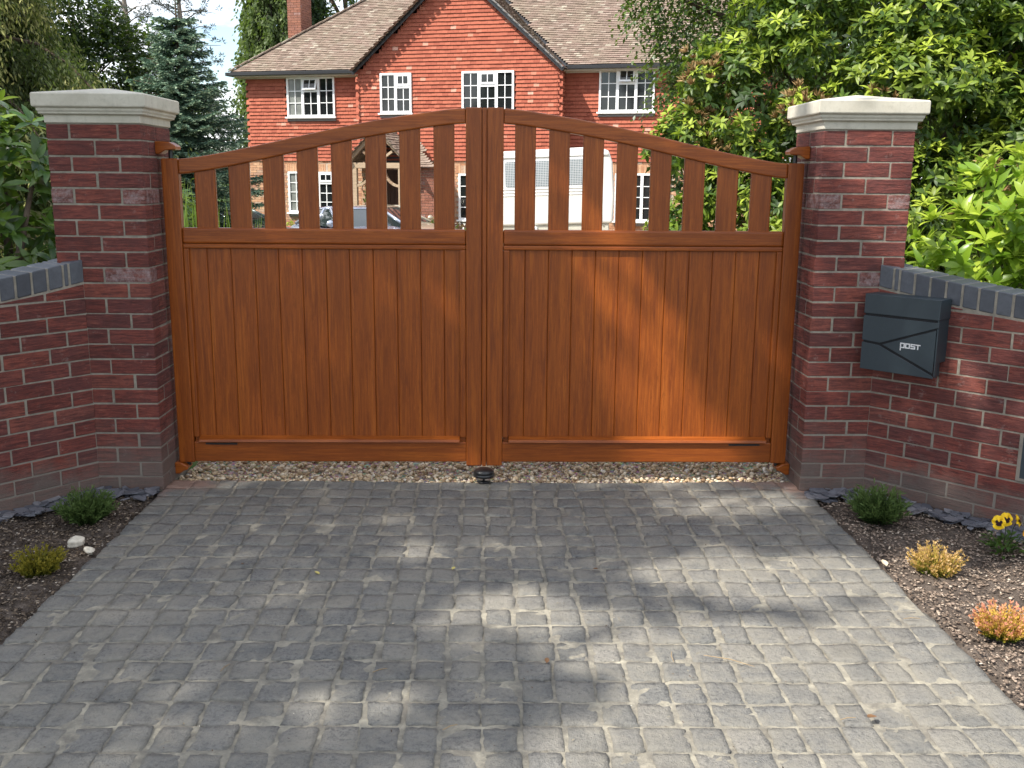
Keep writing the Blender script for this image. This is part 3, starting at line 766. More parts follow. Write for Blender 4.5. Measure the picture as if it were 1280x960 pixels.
# brick facing of the lower storey
mb = MB()
def bricks(x0, x1, y, z0, z1, holes, nside=None):
    r = 0; z = z0
    while z < z1:
        x = x0 - (.1125 if r % 2 else 0)
        while x < x1:
            a, b = max(x, x0), min(x + .215, x1)
            if b - a > .03 and not any(h[0] - .02 < (a + b) / 2 < h[1] + .02 and h[2] - .02 < z + .03 < h[3] + .09 for h in holes):
                f = RND.gauss(0, .001); mb.box(a, b, y - .012 + f, y + .02, z + .005, z + .07)
            x += .225
        z += .075; r += 1
bricks(-7.06, -2.93, 0, 0, ZT - .03, [GFL]); bricks(2.92, 9.0, 0, 0, ZT - .03, [GFR]); bricks(-2.93, 2.91, GD, 0, ZT - .03, [GFG])
# soldier course over the openings
for h, y in ((GFL, 0), (GFR, 0), (GFG, GD)):
    x = h[0] - .1
    while x < h[1] + .1:
        mb.box(x, x + .065, y - .018, y + .01, h[3] + .012, h[3] + .225); x += .075
mb.build('brick_facing', M['hbrick'], house)
# hung tiles
mb = MB(); N_ = (0, -1, 0)
tile_field(mb, (0, 0, ZT), (1, 0, 0), (0, 0, 1), N_, -7.08, -2.92, EW - ZT, lambda u, v: -7.08 < u < -2.9 and not inside(u, v + ZT, UPL), lift=.045)
tile_field(mb, (0, 0, ZT), (1, 0, 0), (0, 0, 1), N_, 2.9, 8.9, EW - ZT, lambda u, v: not inside(u, v + ZT, UPR), lift=.045)
def gt(u, v):
    z = v + ZT
    if z > 4.5 + HF and abs(u) > 3.0 - (z - 4.5 - HF) / .9 - .06: return False
    return abs(u) < 2.99 and not inside(u, z, G1) and not inside(u, z, G2)
tile_field(mb, (0, GD, ZT), (1, 0, 0), (0, 0, 1), N_, -2.97, 2.96, 5.2, gt, lift=.045)
tile_field(mb, (2.9, GD, ZT), (0, 1, 0), (0, 0, 1), (1, 0, 0), -.03, .9, EW - ZT, lambda u, v: u < .92, lift=.045)
tile_field(mb, (-2.92, .0, ZT), (0, -1, 0), (0, 0, 1), (-1, 0, 0), -.0, .92, EW - ZT, lambda u, v: u < .93, lift=.045)
mb.build('hung_tiles', M['htile'], house)
# roofs
pitch = math.atan(WK); cp_, sp_ = math.cos(pitch), math.sin(pitch)
roof = MB(); E0 = -.38
def wing(u, v):
    d = v * cp_
    return u > -7.42 + d and d < 4.6 and abs(u) > 3.05 - WK * d / .9 - .02 and u < 9.3
tile_field(roof, (0, E0, EW + .02), (1, 0, 0), (0, cp_, sp_), (0, -sp_, cp_), -7.5, 9.3, 6.0, wing, g=.1, lift=.03)
tile_field(roof, (-7.42, E0, EW + .02), (0, -1, 0), (cp_, 0, sp_), (-sp_, 0, cp_), -9.0, .1, 5.6, lambda u, v: -u > v * cp_ and v * cp_ < 4.6 and -u < 9.2 - v * cp_, g=.1, lift=.03)
gp = math.atan(.9); cg, sg = math.cos(gp), math.sin(gp)
tile_field(roof, (3.06, GD - .2, 4.50 + HF), (0, 1, 0), (-cg, 0, sg), (sg, 0, cg), 0, 4.4, 4.0, lambda u, v: v * cg < 3.05 and u < 1.0 + v * cg * 1.25, g=.1, lift=.03)
tile_field(roof, (-3.06, GD - .2, 4.50 + HF), (0, -1, 0), (cg, 0, sg), (-sg, 0, cg), -4.4, .1, 4.0, lambda u, v: v * cg < 3.05 and -u < 1.0 + v * cg * 1.25, g=.1, lift=.03)
rf = roof.build('roof', M['rtile'], house, fix=False)
# roof underside so no daylight shows through
mb = MB()
def quadp(mb, ps): mb.add(ps, [(0, 1, 2, 3)])
d = 4.6
zr = EW + d * WK
mb.add([(-7.4, E0, EW), (9.2, E0, EW), (9.2, E0 + d, zr), (-7.4 + d, E0 + d, zr)], [(0, 1, 2, 3)])
mb.add([(-7.4, E0, EW), (-7.4 + d, E0 + d, zr), (-7.4 + d, 8.8 - d, zr), (-7.4, 8.8, EW)], [(0, 1, 2, 3)])
mb.add([(-7.4, 8.8, EW), (9.2, 8.8, EW), (9.2, 8.8 - d, zr), (-7.4 + d, 8.8 - d, zr)], [(0, 1, 2, 3)])
mb.add([(3.05, GD - .2, 4.5 + HF), (0, GD - .2, 7.245 + HF), (0, 3.6, 7.245 + HF), (3.05, .2, 4.5 + HF)], [(0, 1, 2, 3)])
mb.add([(-3.05, GD - .2, 4.5 + HF), (0, GD - .2, 7.245 + HF), (0, 3.6, 7.245 + HF), (-3.05, .2, 4.5 + HF)], [(0, 1, 2, 3)])
mb.build('sarking', M['gutter'], rf, fix=False)
# hip tiles, verge boards, gutters, soffit
hp = MB()
for i in range(24):
    a = i * .19; z = EW + .05 + a * WK
    q0 = Vector((-7.42 + a, E0 + a, z)); q1 = Vector((-7.42 + a + .21, E0 + a + .21, z + .21 * WK + .02))
    hp.bar(q0, q1, .2, .035)
hp.build('hip_tiles', M['rtile'], rf)
mb = MB()
for s in (-1, 1):
    mb = MB(); mb.bar((s * 3.09, GD - .17, 4.44 + HF), (0, GD - .17, 7.19 + HF + .02), .045, .12); mb.build('verge_board', M['gutter'], house)
mb = MB(); mb.bar((3.07, GD - .205, 4.50 + HF), (0, GD - .205, 7.275 + HF), .03, .05); mb.build('verge_flashing', M['lead'], house)
mb = MB()
for q in ((-7.4195, -3.05, E0 - .07, E0 + .03), (3.05, 9.2, E0 - .07, E0 + .03), (-7.52, -7.42, E0 - .07, 8)):
    mb = MB(); mb.box(*q, EW - .09, EW + .01); mb.build('gutter', M['gutter'], house, .01)
mb = MB()
for xa, xb in ((-7.3, -2.94), (2.94, 9.1)):
    mb = MB(); mb.box(xa, xb, E0 + .031, -.0, EW - .125, EW - .085); mb.box(xa, xb, -.075, -.05, EW - .16, EW - .126); mb.build('soffit', M['soffit'], house)

def window(x0, x1, z0, z1, y, lights=3, vent=None, net=(), rows=3, trans=True, drop=False):
    f = MB(); gl = MB(); nt = MB(); fr = .055
    yf, yb = y - .085, y + .0
    def b(mbx, xa, xb, za, zb, ya=yf, yb_=yb): mbx.box(xa, xb, ya, yb_, za, zb)
    b(f, x0, x0 + fr, z0, z1); b(f, x1 - fr, x1, z0, z1); b(f, x0 + fr, x1 - fr, z1 - fr, z1); b(f, x0 + fr, x1 - fr, z0, z0 + fr * 1.3)
    lw = (x1 - x0) / lights
    for i in range(1, lights): b(f, x0 + lw * i - .04, x0 + lw * i + .04, z0 + fr * 1.3, z1 - fr)
    sash = None
    for i in range(lights):
        xa = x0 + (fr if i == 0 else lw * i + .04); xb = (x1 - fr if i == lights - 1 else x0 + lw * (i + 1) - .04)
        za, zb = z0 + fr * 1.3, z1 - fr; hh = (zb - za) / rows
        xm = (xa + xb) / 2
        g = nt if i in net else gl
        if vent == i:
            zt = zb - hh * 1.0
            b(f, xa, xb, zt - .035, zt + .035)
            b(g, xa, xb, za, zt - .035, yf + .045, yf + .055)
            b(f, xm - .011, xm + .011, za, zt - .035, yf + .02, yf + .05)
            for k in range(1, rows - 1): b(f, xa, xm - .011, za + (zt - .035 - za) * k / (rows - 1) - .011, za + (zt - .035 - za) * k / (rows - 1) + .011, yf + .02, yf + .05); b(f, xm + .011, xb, za + (zt - .035 - za) * k / (rows - 1) - .011, za + (zt - .035 - za) * k / (rows - 1) + .011, yf + .02, yf + .05)
            sash = (xa, xb, zt + .036, zb)
        else:
            b(g, xa, xb, za, zb, yf + .045, yf + .055)
            b(f, xm - .011, xm + .011, za, zb, yf + .02, yf + .05)
            for k in range(1, rows):
                zz = za + hh * k
                b(f, xa, xm - .011, zz - .011, zz + .011, yf + .02, yf + .05); b(f, xm + .011, xb, zz - .011, zz + .011, yf + .02, yf + .05)
    w = f.build('window', M['white'], house)
    if gl.v: gl.build('pane', M['glass'], w)
    if nt.v: nt.build('curtained_pane', M['net'], w)
    if sash:
        xa, xb, za, zb = sash; op = .09 if drop else .0
        T = lambda p: (p[0], p[1] - op * (zb - p[2]) / (zb - za), p[2])
        s = MB(); ya, yb2 = yf - .02, yf + .02
        for q in ((xa, xa + .04, za, zb), (xb - .04, xb, za, zb), (xa + .04, xb - .04, zb - .035, zb), (xa + .04, xb - .04, za, za + .05)): s.box(q[0], q[1], ya, yb2, q[2], q[3], 0, T)
        xm = (xa + xb) / 2; s.box(xm - .011, xm + .011, ya + .004, yb2 - .004, za + .05, zb - .035, 0, T)
        so_ = s.build('vent_sash', M['white'], w)
        s = MB(); s.box(xa + .04, xm - .011, ya + .014, yb2 - .01, za + .05, zb - .035, 0, T); s.box(xm + .011, xb - .04, ya + .014, yb2 - .01, za + .05, zb - .035, 0, T); s.build('vent_pane', M['glass'], w)
    s = MB(); s.box(x0 - .05, x1 + .05, y - .15, y - .0855, z0 - .035, z0 + .012); s.build('sill', M['white'], w, .006)
    s = MB(); s.box(x0 - .02, x1 + .02, y - .06, y + .0, z0 - .11, z0 - .036); s.build('apron', M['lead'], w)
window(*UPL, 0, 3, 1, (0,), drop=True); window(*UPR, 0, 3, 1, (), drop=True)
window(*G1, GD, 2, 1, ()); window(*G2, GD, 3, 1, ())
window(*GFL, 0, 3, 2, (0,), rows=4); window(*GFG, GD, 3, 1, (), rows=4); window(*GFR, 0, 2, None, (), rows=4)

# chimney
mb = MB(); cx, cy, cz = -6.36, 1.5, 5.0 + HF
def stack(mb, x0, x1, y0, y1, z0, z1):
    r = 0; z = z0
    while z < z1:
        for ax in range(4):
            ln = (x1 - x0) if ax < 2 else (y1 - y0); p = -.11 if r % 2 else 0
            while p < ln:
                a, b = max(p, 0), min(p + .215, ln)
                if b - a > .02:
                    if ax == 0: mb.box(x0 + a, x0 + b, y0 - .006, y0 + .03, z + .005, z + .07)
                    elif ax == 1: mb.box(x0 + a, x0 + b, y1 - .03, y1 + .006, z + .005, z + .07)
                    elif ax == 2: mb.box(x0 - .006, x0 + .03, y0 + a, y0 + b, z + .005, z + .07)
                    else: mb.box(x1 - .03, x1 + .006, y0 + a, y0 + b, z + .005, z + .07)
                p += .225
        z += .075; r += 1
stack(mb, cx, cx + .45, cy, cy + .75, cz, cz + 3.6)
M['cbrick'] = m_brick('chimney_brick', [(0, (.22, .09, .06)), (.5, (.30, .13, .085)), (1, (.26, .12, .09))], dust_h=0, bump=.2, dk=.4)
ch = mb.build('chimney', M['cbrick'], rf)
mb = MB(); mb.box(cx + .01, cx + .44, cy + .01, cy + .74, cz - .3, cz + 3.6); mb.box(cx - .05, cx + .5, cy - .05, cy + .8, cz + 3.6, cz + 3.75); mb.build('flue_core', M['hmortar'], ch)

# oak-framed porch
PD = -2.15
porch = MB()
axp, zt_, za_ = -1.93, 1.93 + HF, 2.84 + HF
hw = .80
for s in (-1, 1):
    porch.box(axp + s * .68 - .06, axp + s * .68 + .06, PD, PD + .12, 0, 1.78 + HF)
porch.box(axp - .86, axp + .86, PD - .002, PD + .122, 1.785 + HF, 1.935 + HF)
for s in (-1, 1):
    porch.bar((axp + s * 1.0, PD + .05, 1.84 + HF), (axp, PD + .05, za_ - .02), .1, .11, up=(0, 1, 0))
    porch.bar((axp + s * .44, PD + .06, 2.24 + HF), (axp + s * .02, PD + .06, 1.94 + HF + .02), .07, .08, up=(0, 1, 0))
    n = 7; pts = []
    for i in range(n + 1):
        a = i / n * PI / 2; pts.append((axp + s * (.62 - .42 * math.sin(a)), PD + .06, 1.30 + HF + .48 * (1 - math.cos(a)) ** .9))
    for a, b in zip(pts, pts[1:]): porch.bar(a, b, .07, .09, up=(0, 1, 0))
    porch.box(axp + s * .68 - .05, axp + s * .68 + .05, PD + .125, GD - .01, 1.80 + HF, 1.92 + HF)
pf = porch.build('porch_frame', M['oak'], house, .006)
mb = MB(); pk = math.atan2(za_ - 1.80 - HF, 1.06); c2, s2 = math.cos(pk), math.sin(pk)
for s in (-1, 1):
    tile_field(mb, (axp + s * 1.1, PD - .1 if s > 0 else PD - .1, 1.80 + HF), (0, 1 if s > 0 else 1, 0), (-s * c2, 0, s2), (s * s2, 0, c2), 0, 1.3, 1.52, lambda u, v: u < 1.34, g=.1, lift=.028)
# lean-to over the brick bay on the right of the porch
tile_field(mb, (0, PD + .25, 1.82 + HF), (1, 0, 0), (0, .78, .62), (0, -.62, .78), axp + .75, axp + 1.75, 1.3, lambda u, v: u < axp + 1.56 - v * .62, g=.1, lift=.028)
mb.build('porch_roof', M['rtile'], house, fix=False)
mb = MB(); sv = M['hbrick']
stack(mb, axp + .8, axp + 1.6, PD + .45, GD - .02, 0, 1.76 + HF)
mb.build('porch_bay', M['cbrick'], house)
mb = MB(); mb.box(axp + .81, axp + 1.59, PD + .46, GD - .03, 0, 1.79 + HF); mb.build('bay_core', M['hmortar'], house)
mb = MB(); mb.box(axp - .42, axp + .55, GD - .06, GD - .02, 0, 1.75 + HF); dr_ = mb.build('front_door', M['door'], house)
mb = MB()
for i in range(6): mb.box(axp - .36 + .145 * i, axp - .36 + .145 * i + .125, GD - .075, GD - .0605, .12, 1.66 + HF)
mb.build('door_panel', M['door'], dr_, .004)
mb = MB(); mb.box(axp + .3, axp + .34, GD - .11, GD - .0755, 1.0, 1.14); mb.build('handle', M['steel'], dr_, .005)
mb = MB(); mb.box(axp - .70, axp + .7, GD - .03, GD - .015, 1.9 + HF, 2.7 + HF); mb.build('porch_gable_back', M['gutter'], house)

# ------------------------------------------------------------------ vehicles
def mp(name, col, rough=.25, metal=.5):
    t = NT(name); t.b.inputs['Coat Weight'].default_value = .8; t.b.inputs['Coat Roughness'].default_value = .05
    return t.fin(t.ramp(t.noise(t.coord(), 4, 2), [(.3, tuple(c * .94 for c in col)), (.7, tuple(c * 1.06 for c in col))]), rough, .5, metal)
M['cglass'] = m_plain('car_glass', (.02, .027, .028), .03, .8, 0, .1, 2)
M['tyre'] = m_plain('tyre_rubber', (.015, .015, .015), .85, .2)
M['alloy'] = m_plain('alloy_rim', (.5, .5, .52), .3, .5, .9)
M['lamp'] = m_plain('headlamp', (.6, .62, .65), .1, .8, .2)
M['red'] = m_plain('tail_lamp', (.35, .02, .02), .2, .6)
def loft(mb, secs):   # list of (x, [(y,z)...])
    n = len(secs[0][1]); b = len(mb.v)
    for x, ring in secs:
        for y, z in ring: mb.v.append((x, y, z))
    for i in range(len(secs) - 1):
        for k in range(n):
            k2 = (k + 1) % n; mb.f.append((b + i * n + k, b + i * n + k2, b + (i + 1) * n + k2, b + (i + 1) * n + k)); mb.m.append(0)
    mb.f.append(tuple(b + k for k in range(n))); mb.m.append(0); e = b + (len(secs) - 1) * n
    mb.f.append(tuple(e + n - 1 - k for k in range(n))); mb.m.append(0)
def car(name, loc, rz, label, paint, top=1.36, trim=None, L=4.3, hatch=False):
    root = empty(name, loc, rz, label, 'car', 'cars parked in front of the house'); h = L / 2
    def ring(w, z0, z1, p=.55):
        out = []
        for k in range(20):
            a = 2 * PI * k / 20; c, s = math.cos(a), math.sin(a)
            out.append((w * math.copysign(abs(c) ** p, c), (z0 + z1) / 2 + (z1 - z0) / 2 * math.copysign(abs(s) ** p, s)))
        return out
    mb = MB(); loft(mb, [(-h, ring(.6, .42, .72)), (-h + .06, ring(.76, .34, .86)), (-h + .45, ring(.84, .25, .94)), (-h + 1.1, ring(.87, .2, .96)), (0, ring(.88, .2, .93)), (h - 1.4, ring(.88, .2, .93)), (h - .7, ring(.85, .22, .84)), (h - .2, ring(.76, .28, .74)), (h, ring(.6, .36, .6))])
    mb.build('body', paint, root, smooth=True)
    rx0, rx1 = (-h + .55, -h + .85) if hatch else (-h + .75, -h + 1.55)
    fx0, fx1 = h - 1.30, h - 2.15
    wb, wt_ = .80, .60; zb = .90
    C_ = {}
    for s in (-1, 1):
        C_['rb', s] = Vector((rx0, s * wb, zb)); C_['rt', s] = Vector((rx1, s * wt_, top - .04)); C_['ft', s] = Vector((fx1, s * wt_, top - .03)); C_['fb', s] = Vector((fx0, s * wb, zb))
    def pane(nm, a, b, c, d):
        m_ = MB(); q = [C_[a], C_[b], C_[c], C_[d]]; cen = sum(q, Vector()) / 4; cc = Vector((0, 0, .9)); nn = (q[1] - q[0]).cross(q[3] - q[0]).normalized()
        if nn.dot(cen - cc) < 0: nn = -nn
        m_.add([p for p in q] + [p - nn * .02 for p in q], [(0, 1, 2, 3), (7, 6, 5, 4), (0, 4, 5, 1), (1, 5, 6, 2), (2, 6, 7, 3), (3, 7, 4, 0)])
        m_.build(nm, M['cglass'], root)
    pane('windscreen', ('fb', -1), ('fb', 1), ('ft', 1), ('ft', -1)); pane('rear_window', ('rb', -1), ('rb', 1), ('rt', 1), ('rt', -1))
    for s in (-1, 1): pane('side_window', ('rb', s), ('fb', s), ('ft', s), ('rt', s))
    for s in (-1, 1):
        mb = MB(); mb.tube([C_['fb', s], C_['ft', s]], .034, 8); mb.tube([C_['rb', s], C_['rt', s]], .045, 8); mb.tube([C_['rt', s], C_['ft', s]], .03, 8)
        bx_ = (C_['rb', s] * .52 + C_['fb', s] * .48); tx_ = (C_['rt', s] * .5 + C_['ft', s] * .5); mb.tube([bx_, tx_], .03, 8); mb.build('pillar_frame', trim or paint, root, smooth=True)
    mb = MB(); loft(mb, [(rx1 - .06, [(-.55, top - .06), (.55, top - .06), (.5, top - .035), (-.5, top - .035)]), (rx1 + .1, [(-.61, top - .05), (.61, top - .05), (.52, top - .006), (-.52, top - .006)]), ((rx1 + fx1) / 2, [(-.63, top - .05), (.63, top - .05), (.54, top + .012), (-.54, top + .012)]), (fx1 - .1, [(-.61, top - .05), (.61, top - .05), (.52, top - .004), (-.52, top - .004)]), (fx1 + .05, [(-.55, top - .06), (.55, top - .06), (.5, top - .03), (-.5, top - .03)])])
    mb.build('roof', trim or paint, root, .02, seg=2, smooth=True)
    for sx in (-1, 1):
        for s in (-1, 1):
            x = sx * (h - .85); m_ = MB(); m_.lathe([(.2, -.1), (.31, -.1), (.325, -.07), (.325, .07), (.31, .1), (.2, .1)], (x, s * .78, .325), 28, axis='y'); w = m_.build('wheel', M['tyre'], root, smooth=True)
            m_ = MB(); m_.lathe([(0, -.085), (.05, -.09), (.19, -.085), (.205, -.1), (.205, .1), (.19, .085), (.05, .09), (0, .085)], (x, s * .78, .325), 28, axis='y'); m_.build('rim', M['alloy'], w)
    for s in (-1, 1):
        m_ = MB(); m_.lathe([(0, -.09), (.1, -.06), (.13, 0), (.1, .05), (0, .06)], (0, 0, 0), 14); 
        m_.v = [(h - .2 + a * .9, s * .58 + b * 1.1, .66 + c * .6) for a, b, c in m_.v]; m_.build('headlight', M['lamp'], root, smooth=True)
        m_ = MB(); m_.box(-h + .0, -h + .2, s * .66 - .13, s * .66 + .13, .66, .8); m_.build('tail_light', M['red'], root, .02)
        m_ = MB(); m_.lathe([(0, -.08), (.07, -.05), (.09, 0), (.07, .05), (0, .08)], (0, 0, 0), 12); m_.v = [(fx0 - .1 + a * .7, s * (.95) + b * 1.1, .98 + c) for a, b, c in m_.v]; m_.build('mirror', paint, root, smooth=True)
    return root
car('parked_car', (-3.05, 22.4, gz(22)), math.radians(-56), 'silver-blue car nearest the gate seen between the left pickets', mp('silver_blue_paint', (.36, .40, .50)), 1.30)
car('parked_car', (-2.75, 25.6, gz(25.6)), math.radians(-30), 'gold-beige car parked behind the silver-blue one, close to the porch', mp('champagne_paint', (.42, .37, .28), .3, .4), 1.30)
car('parked_car', (-5.9, 22.4, gz(22)), math.radians(-20), 'dark green car with tree reflections, farthest left of the parked cars', mp('dark_green_paint', (.02, .035, .03)), 1.34, hatch=True)

# caravan
M['cvan'] = m_plain('caravan_white', (.64, .64, .61), .4, .4, 0, .03, 6)
M['cvan2'] = m_plain('caravan_cream_skirt', (.50, .49, .42), .5, .4, 0, .05, 8)
t = NT('net_curtain_window'); v = t.coord((26, 26, 26)); bk = t.new('ShaderNodeTexBrick'); bk.offset = 0; bk.inputs['Scale'].default_value = 1
bk.inputs['Color1'].default_value = (.10, .13, .15, 1); bk.inputs['Color2'].default_value = (.14, .17, .19, 1); bk.inputs['Mortar'].default_value = (.45, .48, .5, 1)
bk.inputs['Brick Width'].default_value = 1; bk.inputs['Row Height'].default_value = 1; bk.inputs['Mortar Size'].default_value = .16
sw = t.new('ShaderNodeCombineXYZ'); q = t.xyz(v); t.l(q[0], sw.inputs[0]); t.l(q[2], sw.inputs[1]); t.l(sw.outputs[0], bk.inputs['Vector'])
M['netwin'] = t.fin(bk.outputs['Color'], .15, .6)
cv_ = empty('caravan', (1.2, 23.5, gz(23.5)), math.radians(-6), 'white touring caravan with netted windows behind the right gate pickets', 'caravan'); cv_.rotation_euler = (0, math.radians(-2.3), math.radians(-6))
CB = .42
mb = MB(); x0, x1 = -1.62, 1.62
prof = [(x0 + .06, .92), (x0, 1.3), (x0 + .02, 2.2), (x0 + .14, 2.5), (x0 + .5, 2.62), (x1 - .35, 2.66), (x1 - .08, 2.56), (x1, 2.3), (x1 + .03, 1.5), (x1 - .02, .92)]
mb.prism(prof[::-1], 0, 2.1); mb.build('body', M['cvan'], cv_, .05, seg=3)
mb = MB(); mb.box(x0 + .12, x1 - .1, .05, 2.05, .55, .925); mb.build('skirt', M['cvan2'], cv_, .02)
def cwin(xa, xb, za, zb):
    f = MB(); r = .07; n = 5
    def rr(xa, xb, za, zb, r):
        o = []
        for cx_, cz_, a0 in ((xb - r, zb - r, 0), (xa + r, zb - r, 90), (xa + r, za + r, 180), (xb - r, za + r, 270)):
            for i in range(n): a = math.radians(a0 + 90 * i / (n - 1)); o.append((cx_ + r * math.cos(a), cz_ + r * math.sin(a)))
        return o
    f.prism(rr(xa - .045, xb + .045, za - .045, zb + .045, r), -.016, .01); w = f.build('window', M['white'], cv_)
    g_ = MB(); g_.prism(rr(xa, xb, za, zb, r * .8), -.024, -.0165); g_.build('pane', M['netwin'], w)
cwin(-.86, -.32, 1.80, 2.38); cwin(-.22, .22, 1.80, 2.38); cwin(.55, .98, 1.82, 2.40)
mb = MB()
for z in (1.60, 1.67, 1.74): mb.box(x0 + .05, x1 - .35, -.012, .01, z, z + .022)
mb.box(x1 - .3, x1 - .26, -.02, .01, .95, 2.5); mb.box(.36, .40, -.02, .01, 1.6, 2.45); mb.box(x0 + .1, x1 - .1, -.03, .0, 2.47, 2.505); mb.build('trim', M['white'], cv_, .004)
mb = MB(); mb.box(-.25, -.14, -.1, .05, .82, .88); mb.box(-.22, -.17, -.08, -.03, .55, .9); mb.build('corner_steady', M['white'], cv_, .01)
for y in (.12, 1.86):
    m_ = MB(); m_.lathe([(.17, -.09), (.28, -.09), (.3, -.06), (.3, .06), (.28, .09), (.17, .09)], (.75, y, .31), 24, axis='y'); w = m_.build('wheel', M['tyre'], cv_, smooth=True)
    m_ = MB(); m_.lathe([(0, -.08), (.17, -.085), (.18, -.09), (.18, .09), (0, .08)], (.75, y, .31), 24, axis='y'); m_.build('rim', M['alloy'], w)
mb = MB(); mb.bar((x0, .3, .5), (x0 - 1.1, 1.05, .48), .06, .08); mb.bar((x0, 1.8, .5), (x0 - 1.1, 1.05, .48), .06, .08); mb.box(x0 - 1.3, x0 - 1.05, 1.0, 1.1, .42, .54); mb.build('drawbar', M['steel'], cv_)

# ------------------------------------------------------------------ small bed plants
M['lav'] = m_tint('lavender_leaf', [(0, (.03, .045, .015)), (.4, (.045, .085, .02)), (1, (.11, .17, .045))])
M['hea_g'] = m_tint('heather_green_gold', [(0, (.05, .06, .012)), (.4, (.12, .13, .015)), (1, (.30, .25, .03))])
M['hea_o'] = m_tint('heather_orange', [(0, (.06, .10, .015)), (.35, (.20, .22, .03)), (.6, (.44, .33, .07)), (.85, (.58, .38, .13)), (1, (.62, .43, .23))])
M['hea_p'] = m_tint('heather_pink_tips', [(0, (.06, .10, .015)), (.35, (.28, .27, .03)), (.6, (.62, .44, .07)), (.8, (.60, .33, .14)), (1, (.60, .25, .18))])
def tuft(name, x, y, rad, h, n, mat, label, cat, group, spread=.9, lf=9, ll=.02, lw=.006, mid=None):
    root = empty(name, (x, y, -.01), 0, label, cat, group)
    lv = Leaves(); st = MB()
    a = RG.uniform(0, 2 * PI, n); r = np.sqrt(RG.uniform(0, 1, n)) 
    B = np.stack([r * np.cos(a) * rad * .45, r * np.sin(a) * rad * .45, np.full(n, 0.)], 1)
    D = nrm(np.stack([np.cos(a) * r * spread, np.sin(a) * r * spread, np.ones(n)], 1) + RG.normal(0, .16, (n, 3)))
    Ls = h * RG.uniform(.42, 1.2, n) * (1 - .25 * r)
    for j in range(lf):
        f = (j + RG.uniform(0, 1, n)) / lf
        P = B + D * (Ls * f)[:, None] + np.array([0, 0, .0]) 
        for s in range(3):
            dd = nrm(D * 1.1 + rdir(n) * .75)
            lv.blade(P, dd, rdir(n), ll * RG.uniform(.7, 1.3, n), lw, f * .9, f)
    lv.blade(B, D, rdir(n), Ls, .0035, .0, .9)
    lv.build('foliage', mat, root)
    for i in range(0, n, max(1, n // 14)): st.tube([tuple(B[i]), tuple(B[i] + D[i] * Ls[i] * .5)], .0025, 5)
    st.build('stems', m_plain('woody_stem', (.10, .07, .045), .9, .1), root)
    return root
tuft('lavender', -1.87, 4.42, .09, .155, 300, M['lav'], 'dense dark green bushy plant beside the left gate pillar', 'plant', 'small green bushes by the pillars', .95, 10, .022, .006)
tuft('lavender', 1.81, 4.44, .10, .165, 230, M['lav'], 'looser green bushy plant below the postbox', 'plant', 'small green bushes by the pillars', 1.0, 9, .03, .006)
tuft('heather', -1.82, 3.80, .092, .115, 180, M['hea_g'], 'yellow-green heather in the shaded left bed near two white stones', 'plant', 'heathers in the flower beds', .95, 10, .014, .006)
tuft('heather', 1.81, 3.80, .10, .13, 190, M['hea_o'], 'orange-gold heather in the right bed, between the green bush and the pink heather', 'plant', 'heathers in the flower beds', 1.0, 10, .014, .006)
tuft('heather', 1.80, 3.24, .105, .12, 210, M['hea_p'], 'pink-tipped orange heather cut by the right edge of the picture', 'plant', 'heathers in the flower beds', 1.0, 10, .014, .006)

# pansies
ps = empty('pansy', (2.2, 4.02, 0), .0, 'yellow pansy with dark-centred blooms at the foot of the right wall', 'plant')
M['pet'] = m_plain('pansy_yellow', (.78, .50, .012), .55, .3, 0, .1, 60); M['pet2'] = m_plain('pansy_amber', (.80, .34, .01), .55, .3, 0, .1, 60); M['blotch'] = m_plain('pansy_blotch', (.02, .004, .008), .6, .2)
lv = Leaves(); n = 90; a = RG.uniform(0, 2 * PI, n); r = RG.uniform(.01, .07, n)
B = np.stack([r * np.cos(a), r * np.sin(a), RG.uniform(0, .07, n)], 1)
lv.add(B, np.stack([np.cos(a), np.sin(a), RG.uniform(.1, 1.2, n)], 1), np.tile([0, 0, 1.], (n, 1)), RG.uniform(.03, .055, n), RG.uniform(.012, .022, n), 3, .35)
lv.build('leaves', m_leaf('pansy_leaf', [(.04, .09, .02), (.09, .17, .03)], rough=.5), ps)
def bloom(c, face, s, m1):
    f = nrm(np.array(face)); e1 = nrm(np.cross([0, 0, 1.], f)); e2 = np.cross(f, e1); c = np.array(c)
    pt = MB(); bl = MB()
    for k, (an, R, W_, z) in enumerate(((60, .9, .8, 0), (120, .9, .8, .0015), (5, .85, .75, .003), (175, .85, .75, .003), (270, 1.0, 1.15, .0045))):
        t_ = math.radians(an); d_ = math.cos(t_) * e1 + math.sin(t_) * e2; p_ = -math.sin(t_) * e1 + math.cos(t_) * e2
        n_ = 12; rim = []; rim2 = []
        for i in range(n_):
            q = 2 * PI * i / n_
            u, w = .5 + .5 * math.cos(q), .5 * math.sin(q) * (1.25 if math.cos(q) > -.2 else .8)
            wob = .004 * math.sin(q * 3 + k)
            rim.append(c + d_ * (u * s * R) + p_ * (w * s * W_) + f * (z + wob * u - .006 * u * u))
            rim2.append(c + d_ * (.04 * s + u * s * R * .48) + p_ * (w * s * W_ * .5) + f * (z + .0022 - .001 * u))
        pt.add([c + f * z] + rim, [(0, i + 1, (i + 1) % n_ + 1) for i in range(n_)])
        if k >= 2: bl.add([c + f * (z + .0025)] + rim2, [(0, i + 1, (i + 1) % n_ + 1) for i in range(n_)])
    o_ = pt.build('flower', m1, ps, smooth=False); bl.build('blotch', M['blotch'], o_)
    st = MB(); st.tube([tuple(c - f * .003), tuple(c * np.array([.6, .6, .6]) + np.array([0, 0, .02])), (c[0] * .3, c[1] * .3, 0)], .0018, 5); st.build('stalk', M['lav'], ps)
